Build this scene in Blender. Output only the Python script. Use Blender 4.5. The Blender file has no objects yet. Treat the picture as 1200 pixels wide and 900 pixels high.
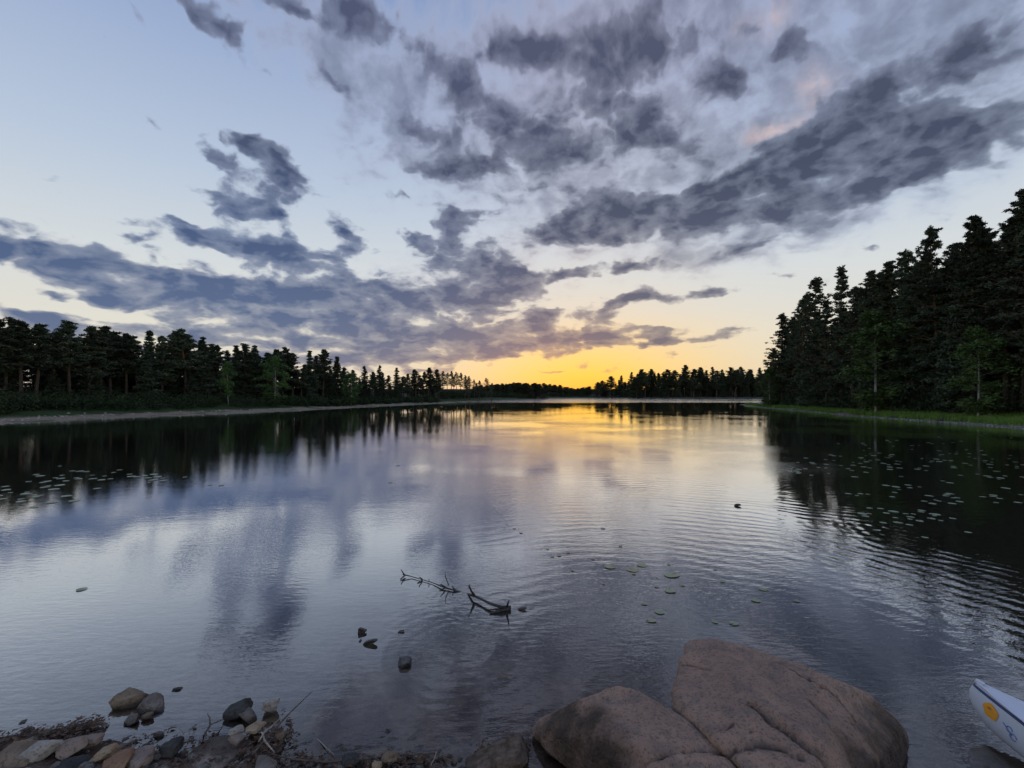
import bpy, bmesh, math, random
import numpy as np
from mathutils import Vector, Matrix, noise as mnoise
from mathutils.bvhtree import BVHTree

S = bpy.context.scene
COL = S.collection
PI = math.pi
R = math.radians
# ------------------------------------------------------------------ camera
EYE, FPX, HZ = 2.2, 550.0, 462.5          # eye height, focal length and horizon in photo pixels (1200 x 900)
cam_d = bpy.data.cameras.new('camera')
cam = bpy.data.objects.new('camera', cam_d); COL.objects.link(cam)
cam.location = (0, 0, EYE); cam.rotation_euler = (PI / 2, 0, 0)
cam_d.sensor_width = 36; cam_d.lens = 36 * FPX / 1200
cam_d.shift_y = (HZ - 450) / 1200
cam_d.clip_start = 0.05; cam_d.clip_end = 9000
S.camera = cam
S.view_settings.view_transform = 'Standard'; S.view_settings.look = 'None'
S.view_settings.exposure = 0.0; S.view_settings.gamma = 1.0
S.view_settings.use_curve_mapping = False
cy = S.cycles
cy.max_bounces = 5; cy.diffuse_bounces = 1; cy.glossy_bounces = 2; cy.transmission_bounces = 2; cy.transparent_max_bounces = 8
cy.use_adaptive_sampling = True; cy.adaptive_threshold = .02; cy.caustics_reflective = False; cy.caustics_refractive = False

def lin(r, g, b):
    f = lambda c: c / 12.92 if c <= .04045 else ((c + .055) / 1.055) ** 2.4
    return (f(r / 255), f(g / 255), f(b / 255), 1)

class NT:
    """small helper to wire shader nodes"""
    def __init__(s, tree):
        s.t = tree; s.n = tree.nodes; s.l = tree.links
    def node(s, typ, **kw):
        n = s.n.new(typ)
        for k, v in kw.items(): setattr(n, k, v)
        return n
    def put(s, sock, v):
        if hasattr(v, 'is_output') or isinstance(v, bpy.types.NodeSocket): s.l.new(v, sock)
        else: sock.default_value = v
    def math(s, op, a, b=None, c=None, clamp=False):
        n = s.node('ShaderNodeMath', operation=op, use_clamp=clamp)
        for i, v in enumerate((a, b, c)):
            if v is not None: s.put(n.inputs[i], v)
        return n.outputs[0]
    def vec(s, op, a, b=None):
        n = s.node('ShaderNodeVectorMath', operation=op)
        s.put(n.inputs[0], a)
        if b is not None: s.put(n.inputs[1], b)
        return n.outputs['Value'] if op in ('DOT_PRODUCT', 'LENGTH') else n.outputs['Vector']
    def step(s, v, lo, hi, a=0.0, b=1.0, kind='SMOOTHSTEP'):
        n = s.node('ShaderNodeMapRange', interpolation_type=kind)
        s.put(n.inputs['Value'], v)
        n.inputs['From Min'].default_value = lo; n.inputs['From Max'].default_value = hi
        n.inputs['To Min'].default_value = a; n.inputs['To Max'].default_value = b
        return n.outputs['Result']
    def noise(s, v, scale, detail=4, rough=.5, dist=0, out='Fac'):
        n = s.node('ShaderNodeTexNoise')
        if v is not None: s.put(n.inputs['Vector'], v)
        n.inputs['Scale'].default_value = scale; n.inputs['Detail'].default_value = detail
        n.inputs['Roughness'].default_value = rough; n.inputs['Distortion'].default_value = dist
        return n.outputs[out]
    def mix(s, f, a, b, blend='MIX'):
        n = s.node('ShaderNodeMix', data_type='RGBA', blend_type=blend)
        s.put(n.inputs[0], f); s.put(n.inputs[6], a); s.put(n.inputs[7], b)
        return n.outputs[2]
    def ramp(s, v, stops, interp='LINEAR'):
        n = s.node('ShaderNodeValToRGB'); n.color_ramp.interpolation = interp
        e = n.color_ramp.elements
        while len(e) < len(stops): e.new(.5)
        for i, (p, c) in enumerate(stops):
            e[i].position = p; e[i].color = c if len(c) == 4 else (*c, 1)
        s.put(n.inputs[0], v)
        return n.outputs[0]
    def comb(s, x, y, z=0.0):
        n = s.node('ShaderNodeCombineXYZ')
        for i, v in enumerate((x, y, z)): s.put(n.inputs[i], v)
        return n.outputs[0]
    def mapping(s, v, loc=(0,0,0), rot=(0,0,0), scale=(1,1,1), kind='POINT'):
        n = s.node('ShaderNodeMapping', vector_type=kind)
        s.put(n.inputs[0], v); n.inputs[1].default_value = loc
        n.inputs[2].default_value = rot; n.inputs[3].default_value = scale
        return n.outputs[0]

def azel(px, py):
    dx, dz = px - 600, HZ - py
    return math.atan2(dx, FPX), math.atan2(dz, math.hypot(dx, FPX))
SUN_AZ, SUN_EL = R(5.0), R(0.4)

# ------------------------------------------------------------------ world: dusk sky with broken clouds
W = bpy.data.worlds.new('World'); S.world = W; W.use_nodes = True
W.node_tree.nodes.clear()
w = NT(W.node_tree)
dirv = w.node('ShaderNodeTexCoord').outputs['Generated']
sp = w.node('ShaderNodeSeparateXYZ'); w.put(sp.inputs[0], dirv)
dx, dy, dz = sp.outputs
az = w.math('ARCTAN2', dx, dy)
el = w.math('ARCSINE', dz)
# clear sky: colour by elevation, warmer towards the sunset
eld = w.math('DIVIDE', el, R(60), clamp=True)
D = lambda py: azel(600, py)[1] / R(60)
cold = w.ramp(eld, [(0, lin(222, 212, 194)), (D(400), lin(226, 222, 210)), (D(330), lin(213, 219, 222)), (D(240), lin(186, 201, 221)),
                    (D(120), lin(160, 178, 211)), (D(0), lin(132, 155, 198)), (1, lin(126, 148, 192))])
warm = w.ramp(eld, [(0, lin(255, 190, 70)), (D(440), lin(255, 208, 92)), (D(418), lin(252, 214, 130)), (D(396), lin(244, 216, 166)), (D(370), lin(232, 219, 198)), (D(335), lin(222, 220, 214)),
                    (D(270), lin(204, 212, 224)), (D(130), lin(172, 184, 210)), (1, lin(92, 116, 165))])
daz = w.math('SUBTRACT', az, R(9))
g = w.math('EXPONENT', w.math('MULTIPLY', w.math('MULTIPLY', daz, daz), -1 / (2 * R(11.5) ** 2)))
sky = w.mix(g, cold, warm)
# cloud field: soft masses at their places in the sky, broken up by fractal noise
def noise2(v, scale, detail, rough, out='Fac', dist=0.0):
    n = w.node('ShaderNodeTexNoise', noise_dimensions='2D'); w.put(n.inputs['Vector'], v)
    n.inputs['Scale'].default_value = scale; n.inputs['Detail'].default_value = detail
    n.inputs['Roughness'].default_value = rough; n.inputs['Distortion'].default_value = dist
    return n.outputs[out]
ang0 = w.comb(az, w.math('MULTIPLY', el, w.math('MULTIPLY_ADD', el, -1.2, 2.6)), 0.0)
ang0 = w.mapping(ang0, rot=(0, 0, R(-6)))
warpn = noise2(ang0, 6.0, 4, .60, 'Color')
wv = w.vec('SUBTRACT', warpn, (.5, .5, .5))
ae = w.vec('ADD', w.comb(az, el, 0.0), w.vec('MULTIPLY', wv, (.10, .055, 0)))
q = w.vec('ADD', ang0, w.vec('MULTIPLY', wv, (.05, .05, 0)))
n1 = noise2(q, 11, 6, .58)
n2 = noise2(ang0, 38, 3, .6)
n3 = noise2(w.mapping(ang0, loc=(3.1, 1.7, .4)), 13, 4, .58)
vo = w.node('ShaderNodeTexVoronoi', feature='SMOOTH_F1', voronoi_dimensions='2D'); vo.inputs['Scale'].default_value = 16; vo.inputs['Detail'].default_value = 1.5
vo.inputs['Roughness'].default_value = .55; vo.inputs['Smoothness'].default_value = .5
w.put(vo.inputs['Vector'], w.vec('ADD', ang0, w.vec('MULTIPLY', wv, (.13, .13, 0))))
puff = w.math('SUBTRACT', .46, vo.outputs['Distance'])
BLOBS = [ # px, py, rx, ry, tilt, weight: the dark clouds
 (258,196,54,16,-24,1.2),(335,204,50,26,-30,1.25),(285,166,36,13,-8,.8),(296,246,54,19,-4,1.25),
 (105,310,105,30,-4,1.3),(175,338,66,20,-10,.95),(25,295,60,9,0,.8),(120,348,70,9,0,.6),
 (255,282,66,19,-10,1.1),(345,300,60,18,-8,1.05),(165,278,26,9,-4,.8),(215,253,30,9,-4,.6),(395,265,22,11,0,.85),(402,288,34,13,0,1.0),
 (330,348,115,22,-2,1.15),(440,354,100,32,-4,1.3),(270,342,56,15,0,.75),(330,377,110,17,0,.9),(440,390,155,19,0,1.3),(560,399,140,15,0,1.1),
 (545,300,60,26,-5,1.15),(488,276,22,11,-10,.9),(530,266,22,17,0,.8),(560,345,58,20,-3,1.1),(645,322,62,13,4,1.05),(590,322,42,15,0,.6),
 (675,272,64,20,0,1.35),(700,243,64,20,5,.95),(630,375,42,22,-8,1.0),(700,398,100,12,2,1.05),(775,404,66,9,3,.95),
 (738,351,46,12,2,1.0),(825,343,38,6,3,.95),(735,312,42,11,0,.85),(712,372,40,11,-6,.8),(790,385,34,6,0,.4),
 (975,170,130,46,14,1.9),(880,234,155,32,7,1.7),(1040,200,110,36,12,.9),(792,240,74,20,4,1.2),(1075,186,115,36,12,1.05),(1170,150,110,34,16,.5),(890,290,86,13,8,.85),
 (1120,60,130,50,20,.38),(1190,20,80,50,20,.35),(1010,110,60,20,16,.6),(960,205,120,26,8,.7),
 (935,48,36,28,0,1.05),(850,95,40,32,-20,1.0),(885,32,26,18,0,.55),(800,170,70,50,0,.55),
 (745,60,56,66,0,1.0),(580,60,60,40,0,.45),(690,60,60,40,0,.6),(820,40,50,30,0,.5),(700,122,62,32,-15,.9),(622,55,46,26,0,.95),(570,195,58,15,6,1.15),(610,150,80,36,-10,.8),(540,95,50,32,-20,.95),
 (505,160,50,28,-20,.9),(440,45,54,32,-20,.65),(655,180,70,24,-8,.8),(740,150,36,34,-20,.85),
 (228,14,52,19,-35,1.0),(275,42,40,18,-30,.9),(335,8,64,16,-6,1.0),(385,92,40,18,-35,.6),(420,15,64,24,-10,.75),(500,205,44,15,0,.5),
 (640,222,70,16,0,.55),(560,250,44,15,0,.55),(460,228,46,12,0,.4),
 (60,373,80,10,0,.95),(160,390,95,9,0,.85),(280,402,105,8,0,.75),(60,393,64,10,0,.8),(60,345,20,5,-6,.55),(180,418,260,11,0,.7),(420,424,130,9,0,.75),(300,436,260,8,0,.5),(500,438,70,4,0,.5),
 (645,432,36,3,3,1.0),(560,418,95,8,2,.7),(480,412,76,10,0,.8),(880,389,28,5.5,6,.7),(915,320,28,5.5,4,.5),(1030,293,22,4,4,.65),(840,410,28,3.4,4,.5),(0,195,24,5,0,.35),
]
VEIL = [ # the thin, light grey-lilac cloud between and round the dark ones
 (640,100,250,130,0,1.35),(850,80,240,130,0,1.5),(1090,80,280,140,15,1.9),(940,240,210,60,10,1.1),(400,60,170,80,-15,.8),(700,250,190,70,0,1.0),
 (540,330,170,60,0,.6),(340,350,240,50,0,.6),(300,215,90,60,0,.35),(880,290,120,26,8,.7),(480,190,110,50,0,.5),(560,405,330,22,0,.7)]
def accumulate(blobs, fall, infl):
    v = ae                                    # x, y: warped azimuth and elevation, z: the density summed so far
    for (bx, by, rx, ry, tilt, wt) in blobs:
        a0, e0 = azel(bx, by)
        a1, e1 = azel(bx + rx, by); a2, e2 = azel(bx, by - ry)
        m = w.mapping(v, loc=(a0, e0, 0), rot=(0, 0, R(tilt)), scale=(max(1e-3, a1 - a0) * infl, max(1e-3, e2 - e0) * infl, 1e6), kind='TEXTURE')
        gt = w.node('ShaderNodeTexGradient', gradient_type='QUADRATIC_SPHERE'); w.put(gt.inputs[0], m)
        n = w.node('ShaderNodeVectorMath', operation='MULTIPLY_ADD')
        w.put(n.inputs[0], gt.outputs['Fac']); n.inputs[1].default_value = (0, 0, wt * fall); w.put(n.inputs[2], v)
        v = n.outputs[0]
    o = w.node('ShaderNodeSeparateXYZ'); w.put(o.inputs[0], v)
    return o.outputs[2]
field = w.math('MINIMUM', accumulate(BLOBS, 1.75, 1.95), 1.4)
veilf = w.math('MINIMUM', accumulate(VEIL, 1.3, 1.9), 1.0)
# unseen sky behind and above the camera: cloud thinned to light the foreground
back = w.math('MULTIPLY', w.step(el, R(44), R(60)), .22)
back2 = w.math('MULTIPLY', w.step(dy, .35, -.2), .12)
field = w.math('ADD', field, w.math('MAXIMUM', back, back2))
rough = w.math('MULTIPLY_ADD', w.math('SUBTRACT', n1, .5), w.step(el, R(9), R(20), 2.1, 1.6), w.math('MULTIPLY', puff, .85))
rough = w.math('MULTIPLY_ADD', w.math('SUBTRACT', n2, .5), .26, rough)
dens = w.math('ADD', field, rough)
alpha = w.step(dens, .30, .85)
thick = w.step(w.math('ADD', dens, w.math('MULTIPLY', w.math('SUBTRACT', n3, .5), 1.0)), .30, 1.45, kind='LINEAR')
vd = w.math('ADD', veilf, w.math('MULTIPLY', w.math('ADD', rough, w.math('MULTIPLY', w.math('SUBTRACT', n3, .5), 1.2)), .55))
valpha = w.step(vd, .15, .85, 0, .92)
side = w.step(az, R(-32), R(18))
rim_c = w.ramp(eld, [(0, lin(236, 212, 172)), (D(400), lin(222, 217, 206)), (D(300), lin(188, 200, 220)), (D(150), lin(168, 180, 208)), (1, lin(160, 166, 196))])
rim_w = w.ramp(eld, [(0, lin(255, 196, 96)), (D(420), lin(250, 205, 130)), (D(360), lin(224, 212, 200)), (D(250), lin(188, 195, 211)), (D(100), lin(176, 179, 203)), (1, lin(160, 166, 196))])
rim = w.mix(g, rim_c, rim_w)
core_l = w.ramp(eld, [(0, lin(128, 140, 166)), (D(380), lin(92, 114, 154)), (D(280), lin(70, 92, 134)), (D(190), lin(78, 89, 119)), (1, lin(96, 102, 134))])
core_r = w.ramp(eld, [(0, lin(150, 134, 118)), (D(410), lin(112, 116, 134)), (D(330), lin(90, 100, 126)), (D(230), lin(72, 82, 107)), (D(60), lin(88, 94, 119)), (1, lin(104, 106, 134))])
core = w.mix(side, core_l, core_r)
cloud = w.mix(thick, w.mix(.50, rim, core), w.mix(1.0, core, (.80, .80, .82, 1), 'MULTIPLY'))
veil = w.mix(w.step(vd, .35, 1.25, 0, .62), rim, core)
pink = 0.0
for (bx, by, rx, ry) in ((898, 22, 26, 16), (952, 104, 26, 18), (905, 150, 30, 8)):
    a0, e0 = azel(bx, by); a1, _ = azel(bx + rx, by); _, e2 = azel(bx, by - ry)
    m = w.mapping(ae, loc=(a0, e0, 0), scale=(a1 - a0, e2 - e0, 1), kind='TEXTURE')
    pink = w.math('ADD', pink, w.math('EXPONENT', w.math('MULTIPLY', w.vec('DOT_PRODUCT', m, m), -1.0)))
skyc = w.mix(w.math('MULTIPLY', valpha, w.step(el, R(2), R(6))), sky, veil)
skyc = w.mix(w.math('MULTIPLY', pink, w.step(n1, .35, .62, .15, .75)), skyc, lin(228, 200, 196))
skyc = w.mix(alpha, skyc, cloud)
nish = w.node('ShaderNodeTexSky', sky_type='NISHITA')
nish.sun_disc = False; nish.sun_elevation = SUN_EL; nish.sun_rotation = SUN_AZ
bg1 = w.node('ShaderNodeBackground'); w.put(bg1.inputs[0], nish.outputs[0]); bg1.inputs[1].default_value = .02
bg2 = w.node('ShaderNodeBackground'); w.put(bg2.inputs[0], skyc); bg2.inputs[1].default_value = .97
add = w.node('ShaderNodeAddShader'); w.l.new(bg1.outputs[0], add.inputs[0]); w.l.new(bg2.outputs[0], add.inputs[1])
out = w.node('ShaderNodeOutputWorld'); w.l.new(add.outputs[0], out.inputs[0])
W.cycles.sampling_method = 'MANUAL'; W.cycles.sample_map_resolution = 512

sun_d = bpy.data.lights.new('sun', 'SUN'); sun_d.energy = 0.4; sun_d.angle = R(.5); sun_d.color = (1, .62, .3)
sun = bpy.data.objects.new('sun', sun_d); COL.objects.link(sun)
sv = Vector((math.sin(SUN_AZ) * math.cos(SUN_EL), math.cos(SUN_AZ) * math.cos(SUN_EL), math.sin(SUN_EL)))
sun.rotation_euler = sv.to_track_quat('Z', 'Y').to_euler()
sun.location = (0, 0, 60)

# ------------------------------------------------------------------ helpers
def P(px, py, z=0.0):
    """world point at height z seen in that direction from the viewpoint"""
    d = (EYE - z) * FPX / (py - HZ)
    return Vector(((px - 600) / FPX * d, d, z))
def X_at(px, Y): return (px - 600) / FPX * Y
def Z_at(py, Y): return EYE + (HZ - py) / FPX * Y

def tag(o, label, cat, group=None, kind=None):
    o['label'] = label; o['category'] = cat
    if group: o['group'] = group
    if kind: o['kind'] = kind
    return o
def link_mesh(name, me, m=None, parent=None, smooth=False):
    o = bpy.data.objects.new(name, me); COL.objects.link(o)
    if m: me.materials.append(m)
    if parent: o.parent = parent
    if smooth: me.polygons.foreach_set('use_smooth', [True] * len(me.polygons))
    return o
def arr_mesh(name, V, F):
    """mesh from arrays; F is an (n, k) array of equal sized faces"""
    V = np.asarray(V, dtype=np.float32); F = np.asarray(F, dtype=np.int32)
    me = bpy.data.meshes.new(name)
    me.vertices.add(len(V)); me.vertices.foreach_set('co', V.ravel())
    k = F.shape[1]
    me.loops.add(F.size); me.loops.foreach_set('vertex_index', F.ravel())
    me.polygons.add(len(F)); me.polygons.foreach_set('loop_start', np.arange(0, F.size, k, dtype=np.int32))
    me.polygons.foreach_set('loop_total', np.full(len(F), k, dtype=np.int32))
    me.update(calc_edges=True); me.validate()
    return me
def empty(name, loc=(0, 0, 0), rz=0):
    o = bpy.data.objects.new(name, None); COL.objects.link(o)
    o.location = loc; o.rotation_euler = (0, 0, rz); o.empty_display_size = .2
    return o
def tube_arrays(pts, rad, seg=7, cap=True):
    """tapered tube along a polyline -> verts, quads (closed by collapsed end rings)"""
    pts = [Vector(p) for p in pts]
    V, F = [], []
    up = Vector((.13, .27, 1)).normalized()
    if cap:
        pts = [pts[0] + (pts[0] - pts[1]).normalized() * rad[0] * .25] + pts + [pts[-1] + (pts[-1] - pts[-2]).normalized() * rad[-1] * .4]
        rad = [rad[0] * .05] + list(rad) + [rad[-1] * .05]
    for i, p in enumerate(pts):
        t = (pts[min(i + 1, len(pts) - 1)] - pts[max(i - 1, 0)]).normalized()
        a = t.cross(up)
        if a.length < .05: a = t.cross(Vector((1, 0, 0)))
        a.normalize(); b = t.cross(a)
        for k in range(seg):
            th = 2 * PI * k / seg
            V.append(p + (a * math.cos(th) + b * math.sin(th)) * rad[i])
        if i:
            for k in range(seg):
                F.append(((i - 1) * seg + k, (i - 1) * seg + (k + 1) % seg, i * seg + (k + 1) % seg, i * seg + k))
    return V, F
class Tubes:
    def __init__(s): s.V = []; s.F = []
    def add(s, pts, rad, seg=7):
        v, f = tube_arrays(pts, rad, seg); n = len(s.V)
        s.V += [tuple(p) for p in v]; s.F += [tuple(i + n for i in q) for q in f]
        return s
    def mesh(s, name): return arr_mesh(name, s.V, s.F)

def mat(name, rough=.8, spec=.3):
    m = bpy.data.materials.new(name); m.use_nodes = True
    t = NT(m.node_tree); b = t.n['Principled BSDF']
    b.inputs['Roughness'].default_value = rough; b.inputs['Specular IOR Level'].default_value = spec
    return m, t, b
def bump(t, b, h, dist, strength=1.0):
    n = t.node('ShaderNodeBump'); n.inputs['Strength'].default_value = strength; n.inputs['Distance'].default_value = dist
    t.put(n.inputs['Height'], h); t.l.new(n.outputs[0], b.inputs['Normal'])
def objco(t): return t.node('ShaderNodeTexCoord').outputs['Object']
def wpos(t): return t.node('ShaderNodeNewGeometry').outputs['Position']

# ------------------------------------------------------------------ materials
def foliage_mat(name, a, b_, tr=.25):
    m, t, b = mat(name, .75, .15)
    oi = t.node('ShaderNodeObjectInfo').outputs['Random']
    n = t.noise(objco(t), 1.1, 3, .6)
    c = t.mix(t.step(n, .35, .68), (*a, 1), (*b_, 1))
    hs = t.node('ShaderNodeHueSaturation'); t.put(hs.inputs['Color'], c)
    t.put(hs.inputs['Value'], t.math('MULTIPLY_ADD', oi, .7, .65))
    t.put(hs.inputs['Hue'], t.math('MULTIPLY_ADD', oi, .03, .485))
    t.l.new(hs.outputs[0], b.inputs['Base Color'])
    return m
M = {}
M['pine'] = foliage_mat('pine_needles', (.056, .070, .046), (.096, .115, .064))
M['spruce'] = foliage_mat('spruce_needles', (.044, .060, .040), (.078, .100, .056))
M['birch'] = foliage_mat('birch_leaves', (.060, .105, .030), (.095, .150, .045))
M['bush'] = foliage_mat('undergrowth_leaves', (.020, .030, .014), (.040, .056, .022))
M['grass'] = foliage_mat('grass_blades', (.085, .165, .028), (.16, .235, .05))
def bark(name, lo, hi, up=None):
    m, t, b = mat(name, .9, .1)
    co = objco(t)
    n = t.noise(t.mapping(co, scale=(6, 6, 1.2)), 3, 5, .65)
    c = t.mix(t.step(n, .35, .65), (*lo, 1), (*hi, 1))
    if up:
        s_ = t.node('ShaderNodeSeparateXYZ'); t.put(s_.inputs[0], co)
        c = t.mix(t.step(s_.outputs[2], 2.5, 6.5), c, t.mix(n, (*up, 1), (up[0] * .6, up[1] * .6, up[2] * .6, 1)))
    t.put(b.inputs['Base Color'], c); bump(t, b, n, .02)
    return m
M['pine_bark'] = bark('pine_bark', (.045, .035, .028), (.11, .085, .065), (.20, .105, .055))
M['spruce_bark'] = bark('spruce_bark', (.04, .034, .03), (.10, .085, .07))
def birch_bark():
    m, t, b = mat('birch_bark', .7, .2)
    n = t.noise(t.mapping(objco(t), scale=(2, 2, 9)), 2.5, 4, .6)
    t.put(b.inputs['Base Color'], t.mix(t.step(n, .56, .64), (.34, .33, .30, 1), (.06, .055, .05, 1)))
    return m
M['birch_bark'] = birch_bark()

def stone_mat(name, a, b_, dark=.35, wet=True, sc=5.0):
    m, t, b = mat(name, .75, .3)
    co = objco(t); wp = wpos(t)
    n = t.noise(co, sc, 6, .62); n2 = t.noise(co, sc * 9, 5, .7)
    c = t.mix(t.step(n, .34, .66), (*a, 1), (*b_, 1))
    c = t.mix(t.step(n2, .50, .66, 0, .6), c, (a[0] * dark, a[1] * dark, a[2] * dark, 1))
    c = t.mix(t.step(n2, .36, .24, 0, .35), c, (min(1, b_[0] * 1.5), min(1, b_[1] * 1.5), min(1, b_[2] * 1.5), 1))
    if wet:                                    # the lapping water keeps a wet band on every stone
        s_ = t.node('ShaderNodeSeparateXYZ'); t.put(s_.inputs[0], wp)
        h = t.math('ADD', s_.outputs[2], t.math('MULTIPLY', t.math('SUBTRACT', n, .5), .05))
        wf = t.step(h, .045, .012)
        c = t.mix(wf, c, t.mix(1.0, c, (.30, .29, .28, 1), 'MULTIPLY'))
        t.put(b.inputs['Roughness'], t.math('MULTIPLY_ADD', wf, -.45, .8))
    t.put(b.inputs['Base Color'], c)
    bump(t, b, t.math('ADD', t.math('MULTIPLY', n, .8), t.math('MULTIPLY', n2, .6)), .02)
    return m

# ------------------------------------------------------------------ the lake outline (world metres)
LAKE = [(-3.35, 3.02), (-5.5, 3.3), (-12, 4.5), (-30, 8), (-52, 18), (-50, 30)]
for px, py in ((-40, 500), (0, 497.5), (50, 494), (100, 491.5), (150, 489), (200, 487), (250, 485.5), (300, 483.5), (350, 481), (400, 478.6),
               (435, 476.6), (470, 475), (505, 473.4), (540, 471.8), (565, 471), (600, 469.8), (625, 468.6), (637, 467.9)):
    LAKE.append(tuple(P(px, py)[:2]))
for px, Y in ((640, 250), (632, 275), (645, 298), (662, 304), (690, 302), (760, 306), (830, 303), (890, 300), (935, 292), (950, 240), (935, 180)):
    LAKE.append((X_at(px, Y), Y))
for px, py in ((912, 470.2), (893, 471.6), (874, 473.4), (866, 474.6), (880, 476.6), (905, 479), (930, 481), (965, 484.5), (1000, 487.8), (1050, 491.5),
               (1100, 495), (1150, 498.8), (1200, 502.8), (1260, 508)):
    LAKE.append(tuple(P(px, py)[:2]))
LAKE += [(34, 18), (26, 8), (14, 4.2), (6.5, 2.6), (3.9, 1.9), (2.6, 1.9), (1.5, 2.1), (.6, 2.55), (.05, 2.72), (-.45, 2.74), (-1.0, 2.78), (-1.5, 2.76), (-1.95, 2.84), (-2.4, 2.92), (-2.75, 3.05)]
LA = np.array(LAKE)
def lake_sd(x, y):
    """signed distance to the shore line: negative in the lake"""
    x = np.asarray(x, float); y = np.asarray(y, float)
    d = np.full(x.shape, 1e9); ins = np.zeros(x.shape, bool)
    n = len(LA)
    for i in range(n):
        ax, ay = LA[i]; bx, by = LA[(i + 1) % n]
        ex, ey = bx - ax, by - ay
        t_ = np.clip(((x - ax) * ex + (y - ay) * ey) / (ex * ex + ey * ey), 0, 1)
        d = np.minimum(d, np.hypot(x - ax - t_ * ex, y - ay - t_ * ey))
        c = (ay > y) != (by > y)
        with np.errstate(divide='ignore', invalid='ignore'):
            ins ^= c & (x < ex * (y - ay) / (ey if ey else 1e-12) + ax)
    return np.where(ins, -d, d)
def wob(x, y, f, s=0.0):
    return np.sin(x * f + 1.3 * np.sin(y * f * .7 + s)) * np.sin(y * f * 1.1 + 1.7 * np.sin(x * f * .6 + s * 2))
def ground_h(x, y):
    x = np.asarray(x, float); y = np.asarray(y, float)
    r = np.hypot(x, y)
    sd = lake_sd(x, y)
    sd = sd + wob(x, y, .9, 1) * np.clip(r * .012, .02, 2.5) + wob(x, y, 5.3, 2) * np.clip(.05 - r * .002, 0, .05)
    land = np.where(sd < 4, sd * .06, .24 + (sd - 4) * .12); land = np.minimum(land, 1.15 + (sd * .004))
    land = land + 5 * np.clip((y - 334) / 25, 0, 1)  # unseen rise added past the far wood to block the low sun
    land = np.where(r < 8, np.minimum(sd * .13, .5), land)
    bed = np.where(sd > -1.5, sd * .11, -.165 + (sd + 1.5) * .16); bed = np.maximum(bed, -3.0)
    h = np.where(sd > 0, land, bed)
    h = h + wob(x, y, .35, 3) * np.clip((sd - 2) * .03, 0, .18)
    h = h + wob(x, y, 11, .5) * .006 * (r < 9) + wob(x, y, 27, 2.5) * .004 * (r < 7)
    return h
def gh(x, y): return float(ground_h(np.array([x]), np.array([y]))[0])

def Pg(px, py, lift=0.0):
    z = 0.0
    for _ in range(14):
        p = P(px, py, z); z = .5 * z + .5 * max(gh(p.x, p.y), 0)
    p = P(px, py, z); return Vector((p.x, p.y, z + lift))
# ------------------------------------------------------------------ ground sheet (land and lake bed)
ang = np.concatenate([np.linspace(-58, 58, 420), np.linspace(58, 302, 62)[1:-1]])
rad = [0.15, .5, .9, 1.3]; r_ = 1.5
while r_ < 5.2: rad.append(r_); r_ += .035
while r_ < 22: rad.append(r_); r_ *= 1.035
while r_ < 420: rad.append(r_); r_ *= 1.022
while r_ < 5000: rad.append(r_); r_ *= 1.12
rad = np.array(rad)
A_, R_ = np.meshgrid(np.radians(ang), rad)
gx, gy = (R_ * np.sin(A_)).ravel(), (R_ * np.cos(A_)).ravel()
gz = ground_h(gx, gy)
nr, na = len(rad), len(ang)
I, J = np.meshgrid(np.arange(nr - 1), np.arange(na), indexing='ij')
Jn = (J + 1) % na
F = np.stack([I * na + J, I * na + Jn, (I + 1) * na + Jn, (I + 1) * na + J], -1).reshape(-1, 4)[:, ::-1]
me = arr_mesh('ground', np.stack([gx, gy, gz], 1), F)
def ground_mat():
    m, t, b = mat('ground_soil', .9, .2)
    wp = wpos(t); s_ = t.node('ShaderNodeSeparateXYZ'); t.put(s_.inputs[0], wp)
    x, y, z = s_.outputs
    n = t.noise(wp, .55, 5, .6); nf = t.noise(wp, 9, 6, .7); nn = t.noise(wp, 45, 4, .7)
    sand = t.mix(t.step(nf, .35, .65), (.17, .125, .085, 1), (.36, .285, .20, 1))
    grey = t.mix(t.step(nf, .4, .6), (.10, .088, .072, 1), (.23, .205, .175, 1))
    sand = t.mix(t.step(t.noise(wp, .35, 4, .6), .5, .6, 0, .8), sand, (.06, .062, .03, 1))
    bank = t.mix(t.step(x, -2, 6), sand, grey)
    turf = t.mix(t.step(nf, .35, .65), (.018, .03, .010, 1), (.05, .085, .02, 1))
    zz = t.math('ADD', z, t.math('MULTIPLY', t.math('SUBTRACT', n, .5), .5))
    zz = t.math('ADD', zz, t.step(x, 0, 10, 0, .04))
    c = t.mix(t.step(zz, .19, .34), bank, turf)
    forest = t.mix(nf, (.018, .02, .012, 1), (.04, .036, .022, 1))
    c = t.mix(t.step(zz, .75, 1.0), c, forest)
    # the muddy, pebbly shore at the viewer's feet and the silt of the lake bed
    mud = t.mix(t.step(nf, .34, .62), (.10, .065, .046, 1), (.24, .17, .125, 1))
    mud = t.mix(t.step(t.noise(wp, 2.1, 4, .65), .46, .58, 0, .85), mud, (.060, .032, .022, 1))
    mud = t.mix(t.step(nn, .58, .72, 0, .6), mud, (.33, .30, .27, 1))
    near = t.step(t.vec('LENGTH', wp), 12, 7)
    c = t.mix(near, c, mud)
    silt = t.mix(n, (.050, .048, .040, 1), (.085, .080, .066, 1))
    c = t.mix(t.step(z, -.06, -.32), c, silt)  # bed colour darkens with depth, in place of light lost in the water
    t.put(b.inputs['Base Color'], c)
    bump(t, b, t.math('ADD', nf, t.math('MULTIPLY', nn, .6)), .03)
    return m
ground = link_mesh('ground', me, ground_mat(), smooth=True); ground['kind'] = 'structure'

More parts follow.
